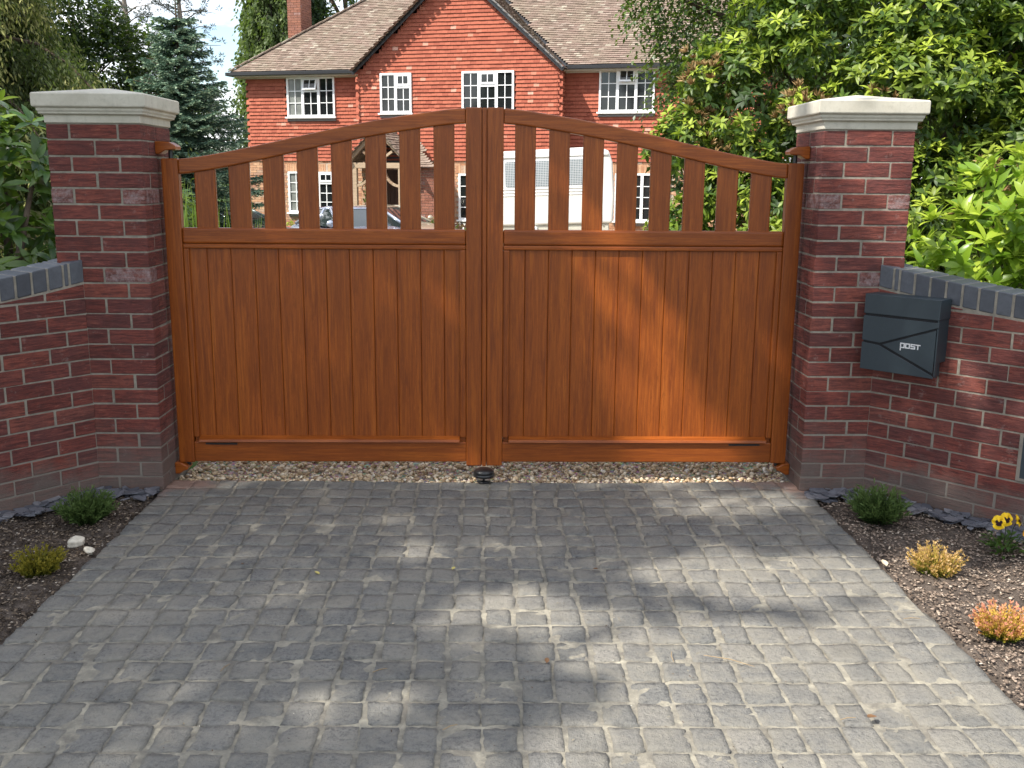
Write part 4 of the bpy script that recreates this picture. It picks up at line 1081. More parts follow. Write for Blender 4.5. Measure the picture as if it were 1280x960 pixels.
bloom((-.045, -.02, .145), (-.35, -1, .2), .033, M['pet']); bloom((.0, .005, .15), (-.1, -1, .25), .032, M['pet']); bloom((.055, .01, .142), (.9, -.7, .35), .03, M['pet']); bloom((.085, -.045, .10), (-.1, -1, .35), .038, M['pet2'])

# stones, fallen leaves, twigs
def rock(x, y, s, label, col, seed):
    bm = bmesh.new(); bmesh.ops.create_icosphere(bm, subdivisions=3, radius=1)
    r = random.Random(seed); ph = [r.uniform(0, 6) for _ in range(6)]
    for v in bm.verts:
        p = v.co; k = 1 + .14 * math.sin(p.x * 3 + ph[0]) * math.sin(p.y * 3 + ph[1]) + .1 * math.sin(p.z * 5 + ph[2]) + .05 * math.sin(p.x * 9 + ph[3]) * math.cos(p.y * 8 + ph[4])
        v.co = Vector((p.x * 1.1 * k, p.y * .75 * k, max(p.z, -.5) * .62 * k)) * s
    me = bpy.data.meshes.new('white_stone'); bm.to_mesh(me); bm.free(); me.materials.append(col)
    for p in me.polygons: p.use_smooth = True
    o_ = link(bpy.data.objects.new('white_stone', me)); o_.location = (x, y, s * .22); o_.rotation_euler = (.2, 0, seed)
    tag(o_, label, 'stone', 'white stones in the left bed')
mws = m_plain('white_flint', (.62, .57, .47), .7, .3, 0, .25, 40)
rock(-1.80, 4.12, .036, 'cream flint, farther from the drive of the two white stones in the left bed', mws, 1)
rock(-1.705, 4.02, .029, 'smaller white stone by the cobble edge in the left bed', mws, 2)
mdl = [m_plain('yellowed_leaf', (.50, .42, .12), .7), m_plain('brown_leaf', (.17, .085, .035), .8), m_plain('pale_dry_leaf', (.55, .46, .32), .8)]
from_px = [(-.70, 3.76, 0, .03, 'yellowed leaf on the left half of the shaded cobbles'), (-.157, 3.81, 0, .024, 'small yellowed leaf near the middle of the cobbles'), (.42, 3.80, 1, .032, 'dark brown leaf near the middle right of the cobbles'), (1.12, 2.66, 1, .045, 'curled brown leaf on the sunlit cobbles in front'), (-1.02, 3.86, 1, .018, 'tiny reddish leaf on the far left cobbles'),
           (.18, 3.02, 1, .03, 'brown leaf scrap between sunny and shaded cobbles'), (-.35, 3.3, 2, .016, 'pale speck of leaf in the dark middle cobbles'), (1.62, 3.86, 2, .05, 'dry pale leaf lying beside the orange heather')]
for x, y, mi_, s, lab in from_px:
    lv = Leaves(); n = 1; lv.add([(-s / 2, 0, .0)], [(1, 0, .05)], [(0, 0, 1)], s, s * .55, 4, -.25, .5)
    o_ = lv.build('fallen_leaf', mdl[mi_]); o_.location = (x, y, .011); o_.rotation_euler = (.1, .1, RG.uniform(0, 6)); tag(o_, lab, 'leaf', 'fallen leaves on the ground')
mtw = m_plain('dry_twig', (.30, .22, .13), .9, .1)
tw = [(.78, 3.02, .17, -.5, 'long straight straw across the sunlit cobbles'), (-.36, 2.96, .05, .5, 'short pale twig in the bright patch of front cobbles'), (1.52, 3.34, .06, 0, 'dark bent twig at the right kerb edge of the cobbles'), (1.05, 2.66, .05, .2, 'short twig beside the curled brown leaf'), (-.86, 2.98, .05, 1.2, 'thin dark twig on the left front cobbles'), (-.12, 2.62, .05, .6, 'twig in a joint of the front cobbles'), (.6, 3.05, .07, 1.5, 'twig lying along a mortar joint')]
for x, y, L_, a_, lab in tw:
    mb = MB(); mb.tube([(-L_ / 2, 0, 0), (0, L_ * .06, .002), (L_ / 2, 0, .001)], [.0012, .0016, .0009], 5); o_ = mb.build('twig', mtw); o_.location = (x, y, .0115); o_.rotation_euler = (0, 0, a_); tag(o_, lab, 'twig', 'twigs on the cobbles')
lv = Leaves(); n = 420
x = RG.uniform(DX0 + .05, DX1 - .05, n); y = RG.uniform(2.2, 5.0, n); a = RG.uniform(0, 6.3, n)
lv.add(np.stack([x, y, np.full(n, .0095)], 1), np.stack([np.cos(a), np.sin(a), RG.normal(0, .15, n)], 1), np.tile([0, 0, 1.], (n, 1)), RG.uniform(.004, .014, n), RG.uniform(.002, .005, n), 2, -.2)
o_ = lv.build('leaf_litter', m_island('litter', [(0, (.03, .02, .015)), (.6, (.12, .07, .04)), (.85, (.35, .3, .2)), (1, (.6, .58, .5))], .9, .1)); tag(o_, 'fine dark crumbs of leaf litter scattered on the cobbles', 'litter', kind='stuff')

# slate chippings along the foot of the walls
msl = m_island('slate_chip', [(0, (.07, .073, .09)), (.4, (.13, .135, .155)), (.75, (.19, .19, .21)), (1, (.27, .265, .275))], .55, .45, .3, 25)
def slates(name, p0, d, nv_, L_, pill, n, label):
    V = []; Fc = []; k = 0
    for i in range(n):
        if RND.random() < .35:
            x, y = pill[0] + (pill[1] - pill[0]) * RND.random(), PY - .015 - RND.random() ** 1.2 * .15
        else:
            s = RND.uniform(.02, L_); o_ = .01 + RND.random() ** 1.2 * .13; x = p0[0] + d.x * s + nv_.x * o_; y = p0[1] + d.y * s + nv_.y * o_
        m = RND.randint(5, 7); R = RND.uniform(.02, .056); th = RND.uniform(.003, .007); a0 = RND.uniform(0, 6)
        el = RND.uniform(.45, .9); tx, ty = RND.gauss(0, .13), RND.gauss(0, .13); z = RND.uniform(.002, .02)
        ring = []
        for j in range(m):
            q = a0 + 2 * PI * j / m + RND.gauss(0, .18); rr_ = R * RND.uniform(.75, 1.15)
            u, w = rr_ * math.cos(q), rr_ * el * math.sin(q); c_, s_ = math.cos(a0 * 3), math.sin(a0 * 3); ring.append((u * c_ - w * s_, u * s_ + w * c_))
        for dz in (0, th):
            for u, w in ring: V.append((x + u, y + w, z + dz + u * tx + w * ty))
        Fc.append([k + m + j for j in range(m)]); Fc.append([k + m - 1 - j for j in range(m)])
        for j in range(m): Fc.append([k + j, k + (j + 1) % m, k + m + (j + 1) % m, k + m + j])
        k += 2 * m
    mb = MB(); mb.v = V; mb.f = [tuple(f) for f in Fc]; mb.m = [0] * len(Fc)
    o_ = mb.build(name, msl, fix=False); tag(o_, label, 'slate chippings', kind='stuff')
slates('slate_chippings', LP0, ld, ln, .75, (-1.99, -1.69), 170, 'grey slate chippings along the foot of the left wall and pillar')
slates('slate_chippings', RP0, rd, rn, .95, (1.60, 1.90), 190, 'grey slate chippings along the foot of the right wall and pillar')

# ------------------------------------------------------------------ trees and shrubs
M['bark'] = m_plain('tree_bark', (.085, .065, .048), .95, .1, 0, .4, 14)
M['bark_g'] = m_plain('grey_bark', (.20, .175, .15), .95, .1, 0, .35, 14)
def limbs(mb, base, tips, r0, r1=.02, sag=.0, rise=.35):
    for tp in tips:
        a = Vector(base); b = Vector(tp); mid = a.lerp(b, .5) + Vector((RND.gauss(0, .08), RND.gauss(0, .08), 0)) * (b - a).length
        mid.z += (b - a).length * rise * .25
        mb.tube([a, a.lerp(mid, .6), mid, mid.lerp(b, .6), b], [r0, r0 * .75, r0 * .55, r0 * .35, r1], 7)
def blob_pts(blobs, n, shell=(.72, 1.05), low=True):
    w = np.array([b[3] ** 2 for b in blobs]); k = RG.choice(len(blobs), n, p=w / w.sum())
    bb = np.array([b[:4] for b in blobs]); fl = np.array([b[4] if len(b) > 4 else 1 for b in blobs])
    d = rdir(n); rr = RG.uniform(shell[0] ** 3, shell[1] ** 3, n) ** (1 / 3)
    P = bb[k, :3] + d * (bb[k, 3] * rr)[:, None] * np.stack([np.ones(n), np.ones(n), fl[k]], 1)
    keep = np.ones(n, bool)
    for i, b in enumerate(blobs):
        f = b[4] if len(b) > 4 else 1
        q = (P - np.array(b[:3])) / np.array([1, 1, f]); keep &= ~((np.linalg.norm(q, axis=1) < b[3] * .66) & (k != i))
    return P[keep], d[keep]
def rosettes(lv, P, A, k, L, W, ang=(50, 82), n=3, curl=.25, jl=.25, t=None):
    m = len(P); A = nrm(A); ref = np.where(abs(A[:, 2:3]) < .9, np.array([[0, 0, 1.]]), np.array([[1., 0, 0]])); e1 = nrm(np.cross(A, ref)); e2 = np.cross(A, e1)
    for j in range(k):
        an = 2 * PI * j / k + RG.uniform(0, 1.2, m); al = np.radians(RG.uniform(*ang, m))
        rad = e1 * np.cos(an)[:, None] + e2 * np.sin(an)[:, None]
        d = A * np.cos(al)[:, None] + rad * np.sin(al)[:, None]
        nn = A * np.sin(al)[:, None] - rad * np.cos(al)[:, None]
        sel = RG.uniform(0, 1, m) < .93
        lv.add((P + A * (.01 * j / k))[sel], d[sel], nn[sel], (L * RG.uniform(1 - jl, 1 + jl, m))[sel], (W * RG.uniform(.85, 1.15, m))[sel], n, curl, .22, (RG.uniform(0, 1, m) if t is None else t)[sel])

def tree_root(name, loc, label, cat, group=None): return empty(name, loc, 0, label, cat, group)
def local(lv, root):
    off = np.array(root.location); lv.V = [v - off for v in lv.V]; return lv
def mloc(mb, root):
    o_ = root.location; mb.v = [(a - o_.x, b - o_.y, c - o_.z) for a, b, c in mb.v]; return mb

# rhododendron bank behind the right pillar
M['rho'] = m_leaf('rhododendron_leaf', [(.022, .046, .010), (.04, .082, .014), (.06, .115, .018), (.12, .20, .024), (.22, .31, .035)], tip=(.38, .46, .055), trans=.3, rough=.45, spec=.35)
M['seed'] = m_island('spent_flower_heads', [(0, (.17, .095, .04)), (.5, (.33, .215, .095)), (1, (.50, .37, .19))], .9, .1)
def shrub(name, label, cat, base, blobs, nsh, k, L, W, mat, n=3, seeds=0, up=.7, group=None, stems=7, curl=.25, inner=.35, ang=(50, 82), shell=(.74, 1.05), sr=.045):
    root = tree_root(name, base, label, cat, group)
    lv = Leaves(); P, d = blob_pts(blobs, nsh, shell)
    A = nrm(d * .9 + np.array([0, 0, up]) + RG.normal(0, .28, P.shape))
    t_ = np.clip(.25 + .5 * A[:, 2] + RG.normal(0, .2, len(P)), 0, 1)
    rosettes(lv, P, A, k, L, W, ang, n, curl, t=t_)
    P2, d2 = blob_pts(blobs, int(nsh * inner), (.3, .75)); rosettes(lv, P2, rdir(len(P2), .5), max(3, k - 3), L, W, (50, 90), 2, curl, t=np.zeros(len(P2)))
    local(lv, root).build('crown', mat, root)
    mb = MB(); tips = [(b[0] + RND.gauss(0, .1), b[1] + RND.gauss(0, .1), b[2]) for b in blobs][::max(1, len(blobs) // 14)]
    limbs(mb, (base[0], base[1], base[2]), tips[:14], sr, min(.012, sr * .4), rise=.6); mloc(mb, root).build('trunk', M['bark'], root)
    if seeds:
        sv = Leaves(); vis = np.where((A[:, 2] > .05) & (d[:, 1] < .1) & (P[:, 2] > 1.0))[0]; q = RG.choice(vis, seeds)
        # heads grow in colonies
        cen = P[RG.choice(vis, max(3, seeds // 40))]; dist = np.min(np.linalg.norm(P[None, vis] - cen[:, None], axis=2), 0); q = vis[np.argsort(dist)[:seeds]]
        for j in range(22):
            dd = nrm(A[q] + rdir(len(q)) * .8); B = P[q] + A[q] * .05; sv.blade(B, dd, rdir(len(q)), RG.uniform(.04, .085, len(q)), .014)
        local(sv, root).build('seed_heads', M['seed'], root)
    return root
rb = []
for x, y, z, r in [(1.95, 9.0, 1.15, .55), (1.75, 9.1, 1.75, .42), (2.15, 8.8, 2.05, .55), (2.4, 8.5, .8, .7), (2.75, 8.6, 1.6, .75), (2.95, 8.8, 2.5, .7), (3.4, 8.2, 1.0, .8), (3.6, 8.4, 1.9, .85), (3.8, 8.7, 2.8, .8), (4.3, 8.2, 1.3, .85), (4.6, 8.3, 2.2, .85), (4.7, 8.6, 3.1, .8), (5.3, 8.0, 1.2, .8), (5.5, 8.3, 2.2, .9), (5.6, 8.5, 3.2, .8), (3.3, 9.1, 3.4, .7), (2.5, 9.0, 2.75, .45), (4.2, 8.9, 3.7, .8), (2.0, 9.2, 2.5, .3)]:
    rb.append((x, y, z, r))
r9 = random.Random(4); rb2 = []
for x, y, z, r in rb:
    for i in range(17):
        u = r9.uniform(-.35, 1); a = r9.uniform(0, 2 * PI); w = (1 - u * u) ** .5
        if math.sin(a) * w > .55: continue
        rb2.append((x + r * .82 * w * math.cos(a), y + r * .82 * w * math.sin(a), z + r * .82 * u, r * r9.uniform(.26, .44), .75))
rb_core, rb = rb, rb2
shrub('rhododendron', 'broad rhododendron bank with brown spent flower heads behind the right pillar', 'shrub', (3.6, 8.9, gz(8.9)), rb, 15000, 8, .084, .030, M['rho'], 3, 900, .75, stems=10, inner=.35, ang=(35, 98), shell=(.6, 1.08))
M['lau'] = m_leaf('bright_laurel_leaf', [(.11, .21, .018), (.20, .34, .024), (.30, .45, .035)], tip=(.48, .58, .07), trans=.42, rough=.32, spec=.5)
shrub('laurel', 'bright yellow-green laurel with upright leaves over the right wall', 'shrub', (3.0, 5.75, 0), [(2.72, 5.75, 1.22, .26), (2.95, 5.7, 1.42, .3), (3.2, 5.6, 1.2, .34), (3.3, 5.75, 1.55, .3), (2.95, 5.7, .9, .34), (3.3, 5.6, .85, .35), (2.62, 5.8, 1.0, .2)], 430, 7, .115, .038, M['lau'], 4, 0, 1.1, inner=.45, ang=(25, 75), sr=.012)
M['lau2'] = m_leaf('dark_laurel_leaf', [(.018, .045, .012), (.035, .085, .018), (.06, .13, .022)], tip=(.16, .24, .03), trans=.3, rough=.3, spec=.5)
shrub('laurel', 'glossy dark green laurel to the left of the left pillar', 'shrub', (-3.1, 6.5, 0), [(-2.95, 6.4, 1.0, .42), (-2.75, 6.3, .85, .3), (-3.1, 6.5, 1.45, .42), (-2.9, 6.5, 1.62, .28), (-3.4, 6.6, 1.75, .4), (-3.5, 6.4, 1.1, .45), (-3.0, 6.3, .5, .45), (-3.8, 6.5, 1.5, .5), (-4.2, 6.6, 1.2, .5)], 620, 7, .15, .046, M['lau2'], 4, 0, .8, inner=.4)

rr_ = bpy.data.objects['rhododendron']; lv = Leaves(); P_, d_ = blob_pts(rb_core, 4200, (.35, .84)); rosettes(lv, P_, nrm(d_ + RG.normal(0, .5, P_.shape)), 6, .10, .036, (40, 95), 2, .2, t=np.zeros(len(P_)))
M['rho_in'] = m_leaf('shade_toned_rhododendron_leaf', [(.018, .038, .010), (.03, .062, .013), (.045, .085, .016)], trans=.2, rough=.5, spec=.3)  # darker leaf colour paints in the shade of the bank's interior
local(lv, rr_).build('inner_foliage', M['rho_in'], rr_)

# dark broadleaf tree hanging over the house at the right
M['ovr'] = m_leaf('dark_beech_leaf', [(.012, .030, .008), (.022, .052, .011), (.042, .088, .016)], tip=(.11, .18, .028), trans=.25, rough=.4)
ob = [(3.1, 13.2, 3.4, .75), (2.5, 13, 3.7, .62), (2.1, 13.0, 3.8, .4), (2.45, 12.9, 3.15, .4), (2.65, 12.9, 2.75, .45), (3.3, 13.2, 2.6, .6), (3.9, 13.3, 3.2, .9), (4.6, 13.4, 2.6, .9), (3.0, 13.3, 4.4, .8), (2.2, 13.1, 4.5, .6), (4.2, 13.6, 4.4, 1.1), (5.3, 13.8, 3.6, 1.2), (3.4, 13.8, 5.4, 1.1), (4.6, 14, 5.6, 1.2), (1.9, 12.95, 3.9, .25), (2.1, 12.9, 2.75, .16), (2.9, 13.0, 2.25, .3)]
def sprays(lv, P, d, nleaf, L, W, out=.5, down=.35, length=.35):
    """little hanging twigs with alternate leaves"""
    m = len(P); D = nrm(d * out + RG.normal(0, .35, P.shape) + np.array([0, 0, -down])); ln_ = length * RG.uniform(.6, 1.3, m)
    for j in range(nleaf):
        f = (j + .5) / nleaf; side = nrm(np.cross(D, np.array([0, 0, 1.])) + 1e-6) * (1 if j % 2 else -1)
        B = P + D * (ln_ * f)[:, None] - np.array([0, 0, 1.]) * (ln_ * f * f * .25)[:, None]
        dd = nrm(D * .7 + side * .8 + RG.normal(0, .25, P.shape)); nn = nrm(np.array([0, 0, 1.]) + RG.normal(0, .35, P.shape))
        lv.add(B, dd, nn, L * RG.uniform(.75, 1.2, m), W * RG.uniform(.8, 1.2, m), 2, .2, .15, np.clip(RG.uniform(0, .7, m) + .3 * f, 0, 1))
def spray_tree(name, label, base, blobs, n, nleaf, L, W, mat, r0=.2, group=None, length=.35, down=.35, shell=(.5, 1.08), bark='bark'):
    root = tree_root(name, base, label, 'tree', group); lv = Leaves(); P, d = blob_pts(blobs, n, shell)
    sprays(lv, P, d, nleaf, L, W, .6, down, length); local(lv, root).build('crown', mat, root)
    mb = MB(); top = max(blobs, key=lambda b: b[2]); bz = Vector(base); tz = Vector((top[0], top[1], top[2])); mid = bz.lerp(tz, .45)
    mb.tube([bz, bz.lerp(tz, .15), mid, bz.lerp(tz, .75), tz], [r0, r0 * .8, r0 * .6, r0 * .35, .02], 9)
    for b in blobs:
        a = bz.lerp(tz, max(.2, min(.85, (b[2] - bz.z) / max(.5, tz.z - bz.z) * .75)))
        limbs(mb, a, [b[:3]], r0 * .28, .012, rise=.2)
    mloc(mb, root).build('trunk', M[bark], root); return root
spray_tree('beech', 'dark leafy tree whose hanging branches cover the right end of the house', (4.6, 14, gz(14)), ob, 7200, 8, .078, .040, M['ovr'], .22, length=.38, down=.45)

# weeping cypress at top left
M['wee'] = m_leaf('weeping_cypress_foliage', [(.03, .046, .02), (.06, .08, .03), (.10, .12, .042)], tip=(.34, .33, .12), trans=.3, rough=.6, spec=.2)
def weeping(name, label, base, h, R, nb, strand, mat, dens=1.0, z0=.25, group=None, bw=.03, bl=.09, tr=.16, az=None, bark='bark'):
    root = tree_root(name, base, label, 'tree', group); lv = Leaves(); mb = MB(); bx_, by_, bz_ = base
    mb.tube([(bx_, by_, bz_), (bx_ + .05, by_, bz_ + h * .5), (bx_, by_, bz_ + h)], [tr, tr * .6, .02], 9)
    for i in range(nb):
        f = z0 + (1 - z0) * (i + RND.random()) / nb; zb = bz_ + h * f; a = i * 2.399 + RND.gauss(0, .3)
        Rl = R * (1 - max(0, f - .25) / .78) ** .75 * RND.uniform(.65, 1.1) + .15; ca, sa = math.cos(a), math.sin(a)
        pts = []
        for j in range(7):
            q = j / 6; pts.append(np.array([bx_ + ca * Rl * q, by_ + sa * Rl * q, zb + Rl * (.35 * math.sin(q * PI * .7) - .35 * q * q)]))
        mb.tube([tuple(p) for p in pts], [tr * .22 * (1 - .85 * j / 6) + .004 for j in range(7)], 5)
        pts = np.array(pts); ns = int(26 * dens * (.4 + Rl / R))
        q = RG.uniform(.15, 1, ns) ** .7; idx = np.minimum((q * 6).astype(int), 5); fr_ = q * 6 - idx
        S = pts[idx] * (1 - fr_)[:, None] + pts[idx + 1] * fr_[:, None]
        S[:, :2] += RG.normal(0, .12 + .1 * Rl, (ns, 2)) * .6
        ln_ = strand * RG.uniform(.45, 1.3, ns)
        drift = np.stack([ca * RG.uniform(.0, .5, ns), sa * RG.uniform(.0, .5, ns), -np.ones(ns)], 1)
        for j in range(9):
            g = (j + RG.uniform(0, 1, ns)) / 9; B = S + nrm(drift) * (ln_ * g)[:, None] + RG.normal(0, .022, (ns, 3))
            dd = nrm(drift + RG.normal(0, .45, (ns, 3))); tt = np.clip(.15 + .75 * (q > .8) * g + RG.normal(0, .12, ns), 0, 1)
            lv.blade(B, dd, rdir(ns), bl * RG.uniform(.7, 1.4, ns), bw, tt, np.clip(tt + .15, 0, 1))
    local(lv, root).build('crown', mat, root); mloc(mb, root).build('trunk', M[bark], root); return root
weeping('weeping_cypress', 'large weeping conifer with drooping sprays behind the left pillar', (-7.95, 14.6, gz(15)), 6.6, 3.1, 150, .6, M['wee'], 9.5, .12, None, .027, .078, .2)

# young spruce
M['spr'] = m_leaf('spruce_needles', [(.065, .125, .085), (.11, .19, .13), (.16, .26, .18)], tip=(.42, .53, .34), trans=.15, rough=.55, spec=.3, veg=1)
def spruce(name, label, base, h, R):
    root = tree_root(name, base, label, 'tree'); lv = Leaves(); mb = MB(); B0 = np.array(base)
    mb.tube([base, (base[0], base[1], base[2] + h)], [.08, .012], 8)
    zt = h - .22; tier = 0; z = .25
    while z < zt:
        f = z / h; nb = 11 if f < .75 else 8; step = .225 - .07 * f
        for i in range(nb):
            a = 2 * PI * i / nb + tier * .55 + RND.gauss(0, .14); ln_ = (R * (1 - f) ** .85 + .1) * RND.uniform(.75, 1.12)
            ca, sa = math.cos(a), math.sin(a); rise = .5 * max(0, f - .5) ; zz = z + RND.gauss(0, .05)
            m = max(5, int(ln_ / .07)); q = (np.arange(m) + .6) / m
            ax = B0 + np.stack([ca * ln_ * q, sa * ln_ * q, zz + ln_ * (rise * q - .28 * q + .20 * q ** 3)], 1)
            mb.tube([tuple(B0 + [0, 0, zz]), tuple(ax[m // 2]), tuple(ax[-1])], [.012, .008, .004], 4)
            for sd in (-1, 1, 0):
                if sd == 0: T0 = ax; td = np.tile([ca, sa, -.05], (m, 1)); tl = np.full(m, .10)
                else:
                    T0 = ax; sid = np.array([-sa * sd, ca * sd, 0.]); td = nrm(sid * .9 + np.array([ca, sa, 0]) * .75 + np.array([0, 0, -.28]) + RG.normal(0, .1, (m, 3))); tl = (.10 + .42 * ln_ * (1 - q) * .62) * RG.uniform(.7, 1.15, m)
                nn_ = 9
                for j in range(nn_):
                    g = (j + .5) / nn_; P = T0 + td * (tl * g)[:, None] - np.array([0, 0, 1.]) * (tl * .25 * g * g)[:, None]
                    tip = np.clip((g - .55) * 1.7 * (q > .45) + RG.normal(.0, .12, m), 0, 1)
                    for s3 in (-1, 1):
                        sidv = nrm(np.cross(td, np.array([0, 0, 1.]))) * s3
                        dd = nrm(td * .75 + sidv * .75 + RG.normal(0, .18, (m, 3)) + np.array([0, 0, .15])); lv.blade(P, dd, rdir(m), 0.066 * RG.uniform(.7, 1.25, m), .021, tip, np.clip(tip + .2, 0, 1))
        z += step; tier += 1
    # leader
    for j in range(40):
        g = RND.random(); P = B0 + [0, 0, h - .45 + .5 * g]; lv.blade([P], [rdir(1, .8)[0]], rdir(1), .07, .016, .5, .8)
    local(lv, root).build('crown', M['spr'], root); mloc(mb, root).build('trunk', M['bark'], root)
spruce('spruce', 'young blue-green spruce with tiered branches behind the left pillar', (-5.42, 18, gz(18)), 4.78, 1.82)

# thin pine, far trees
M['pin'] = m_leaf('pine_needles', [(.035, .045, .03), (.06, .075, .05), (.085, .10, .07)], trans=.15, rough=.6, spec=.2, veg=1)
def pine(name, label, base, h, R, n, group=None):
    root = tree_root(name, base, label, 'tree', group); lv = Leaves(); mb = MB(); bx_, by_, bz_ = base
    mb.tube([base, (bx_ + .15, by_, bz_ + h * .6), (bx_, by_, bz_ + h)], [.16, .1, .02], 8)
    for i in range(n):
        f = .3 + .7 * (i + RND.random()) / n; a = i * 2.4; L_ = R * (1.1 - f) * RND.uniform(.6, 1.2) + .3
        p0 = Vector((bx_, by_, bz_ + h * f)); p1 = p0 + Vector((math.cos(a) * L_, math.sin(a) * L_, L_ * RND.uniform(.05, .45)))
        limbs(mb, p0, [p1], .03, .006)
        for k in range(8):
            c = np.array(p0.lerp(p1, RND.uniform(.35, 1.02))) + RG.normal(0, .12, 3); m = 26
            dd = rdir(m, .5); lv.blade(c + dd * .04, dd, rdir(m), RG.uniform(.08, .16, m), .022)
    local(lv, root).build('crown', M['pin'], root); mloc(mb, root).build('trunk', M['bark_g'], root)
pine('pine', 'thin bare-stemmed pine standing behind the spruce', (-10.2, 34, -.45), 9.5, 2.3, 46, 'background trees beyond the garden')
pine('pine', 'second sparse pine between spruce and weeping conifer', (-11.6, 33, -.45), 9.8, 2.2, 46, 'background trees beyond the garden')

M['far1'] = m_leaf('far_dark_leaf', [(.014, .030, .014), (.028, .052, .02), (.05, .08, .026)], trans=.3, rough=.5)
M['far2'] = m_leaf('far_mid_leaf', [(.03, .06, .018), (.055, .10, .024), (.09, .14, .03)], trans=.35, rough=.5)
M['birch'] = m_leaf('birch_leaf', [(.07, .105, .034), (.11, .155, .048), (.16, .205, .065)], trans=.35, rough=.5)
def rb_(c, R, n, zs=1.0, seed=1):
    r = random.Random(seed); out = []
    for i in range(n):
        a = r.uniform(0, 2 * PI); q = r.random() ** .5; zz = r.uniform(-1, 1)
        w = (1 - zz * zz) ** .5 * .75 + .25
        out.append((c[0] + math.cos(a) * q * R * w, c[1] + math.sin(a) * q * R * w * .7, c[2] + zz * R * zs, R * r.uniform(.28, .48)))
    return out
bgG = 'background trees beyond the garden'
spray_tree('dark_tree', 'low dark broadleaf tree filling the gap between spruce and house', (-10.2, 34, -.45), rb_((-10.1, 34, 2.2), 2.1, 16, .95, 3), 2600, 6, .13, .07, M['far1'], .16, bgG, .4)
spray_tree('dark_tree', 'dark bushy tree filling the view behind the weeping conifer', (-12.0, 22.5, -.42), rb_((-11.9, 22.5, 3.0), 2.7, 26, 1.0, 5), 12000, 6, .13, .075, M['far1'], .3, bgG, .5)
spray_tree('dark_tree', 'dark bushy tree between weeping conifer and spruce', (-9.9, 24.5, -.45), rb_((-9.8, 24.5, 2.8), 2.1, 24, 1.15, 21), 10000, 6, .13, .075, M['far1'], .16, bgG, .4)
spray_tree('dark_tree', 'mid green tree right of the chimney behind the roof', (-7.3, 50, -.45), rb_((-7.3, 50, 8.8), 2.6, 18, 1.4, 8), 3200, 6, .22, .12, M['far2'], .3, bgG, .6)
weeping('birch', 'pale drooping birch left of the chimney behind the roof', (-10.0, 47, -.45), 13.5, 1.7, 90, 1.3, M['birch'], 1.7, .3, bgG, .11, .2, .2, bark='bark_g')
weeping('dark_conifer', 'narrow dark conifer right beside the chimney', (-8.5, 48.5, -.45), 13.0, 1.3, 70, .9, M['far1'], 1.5, .15, bgG, .1, .2, .2)
spray_tree('dark_tree', 'dense dark tree behind the rhododendron bank', (8.2, 17, -.3), rb_((8.0, 17, 3.2), 3.4, 26, 1.1, 12), 9000, 6, .15, .085, M['far1'], .3, bgG, .5)
spray_tree('dark_tree', 'tall leafy tree at the top right corner', (8.9, 14.5, -.2), rb_((8.6, 14.5, 4.0), 3.0, 24, 1.2, 14), 8000, 6, .14, .08, M['far2'], .3, bgG, .5)

# strap-leaved clumps behind the left gate leaf and small plants at the house
M['strap'] = m_leaf('strap_leaf', [(.07, .12, .02), (.12, .19, .025), (.19, .26, .04)], trans=.4, rough=.4)
def strap(name, x, y, h, n, label, mat='strap', W_=.03, cat='plant', group='plants in the front garden'):
    root = empty(name, (x, y, gz(y)), 0, label, cat, group); lv = Leaves(); a = RG.uniform(0, 2 * PI, n); sp = RG.uniform(.08, .6, n)
    B = np.stack([np.cos(a) * .1, np.sin(a) * .1, np.zeros(n)], 1)
    lv.add(B, np.stack([np.cos(a) * sp, np.sin(a) * sp, np.ones(n)], 1), np.stack([-np.cos(a), -np.sin(a), np.full(n, .4)], 1), h * RG.uniform(.55, 1.1, n), W_, 6, -.18, .15, prof=.5)
    lv.build('leaves', M[mat], root); return root
strap('crocosmia', -2.72, 9.0, 1.55, 120, 'tall strap-leaved clump nearest the left pillar, seen through the gate'); strap('crocosmia', -2.52, 9.3, 1.42, 90, 'second strap-leaved clump, between the first and second pickets')
shrub('garden_shrub', 'mid green shrub behind the strap-leaved clumps', 'shrub', (-3.6, 10.6, gz(10.6)), [(-3.6, 10.6, .6, .5), (-3.35, 10.7, .75, .42), (-3.9, 10.6, .9, .55), (-3.5, 10.9, 1.1, .4)], 500, 6, .09, .03, M['lau2'], 3, 0, .8)
hp_ = lambda x, y, z: house.matrix_basis @ Vector((x, y, z))
def small(name, x, y, r, h, n, mat, label, L=.06):
    p = hp_(x, y, 0); shrub(name, label, 'plant', tuple(p), [(p.x, p.y, p.z + h * .55, r), (p.x + r * .5, p.y, p.z + h * .35, r * .8), (p.x - r * .5, p.y, p.z + h * .4, r * .8)], n, 6, L, L * .4, mat, 2, 0, .7, 'small plants along the house front')
small('house_plant', -.34, PD + .2, .2, 1.3, 130, M['lau2'], 'upright green plant in the corner right of the porch')
small('white_flowers', .15, GD - .3, .26, .72, 160, M['lau2'], 'low bush dotted with white flowers below the gable window')
small('house_plant', -5.45, -.5, .22, .85, 130, M['lau'], 'yellow-green plant under the left ground floor window')
p = hp_(.15, GD - .3, .4); lv = Leaves(); n = 60; rosettes(lv, np.array([p.x, p.y, p.z]) + rdir(n) * np.array([.36, .34, .34]), rdir(n, .7), 5, .04, .03, (60, 80), 2)
fl_ = bpy.data.objects['white_flowers']; local(lv, fl_).build('blossoms', m_plain('white_petal', (.8, .8, .74), .6), fl_)
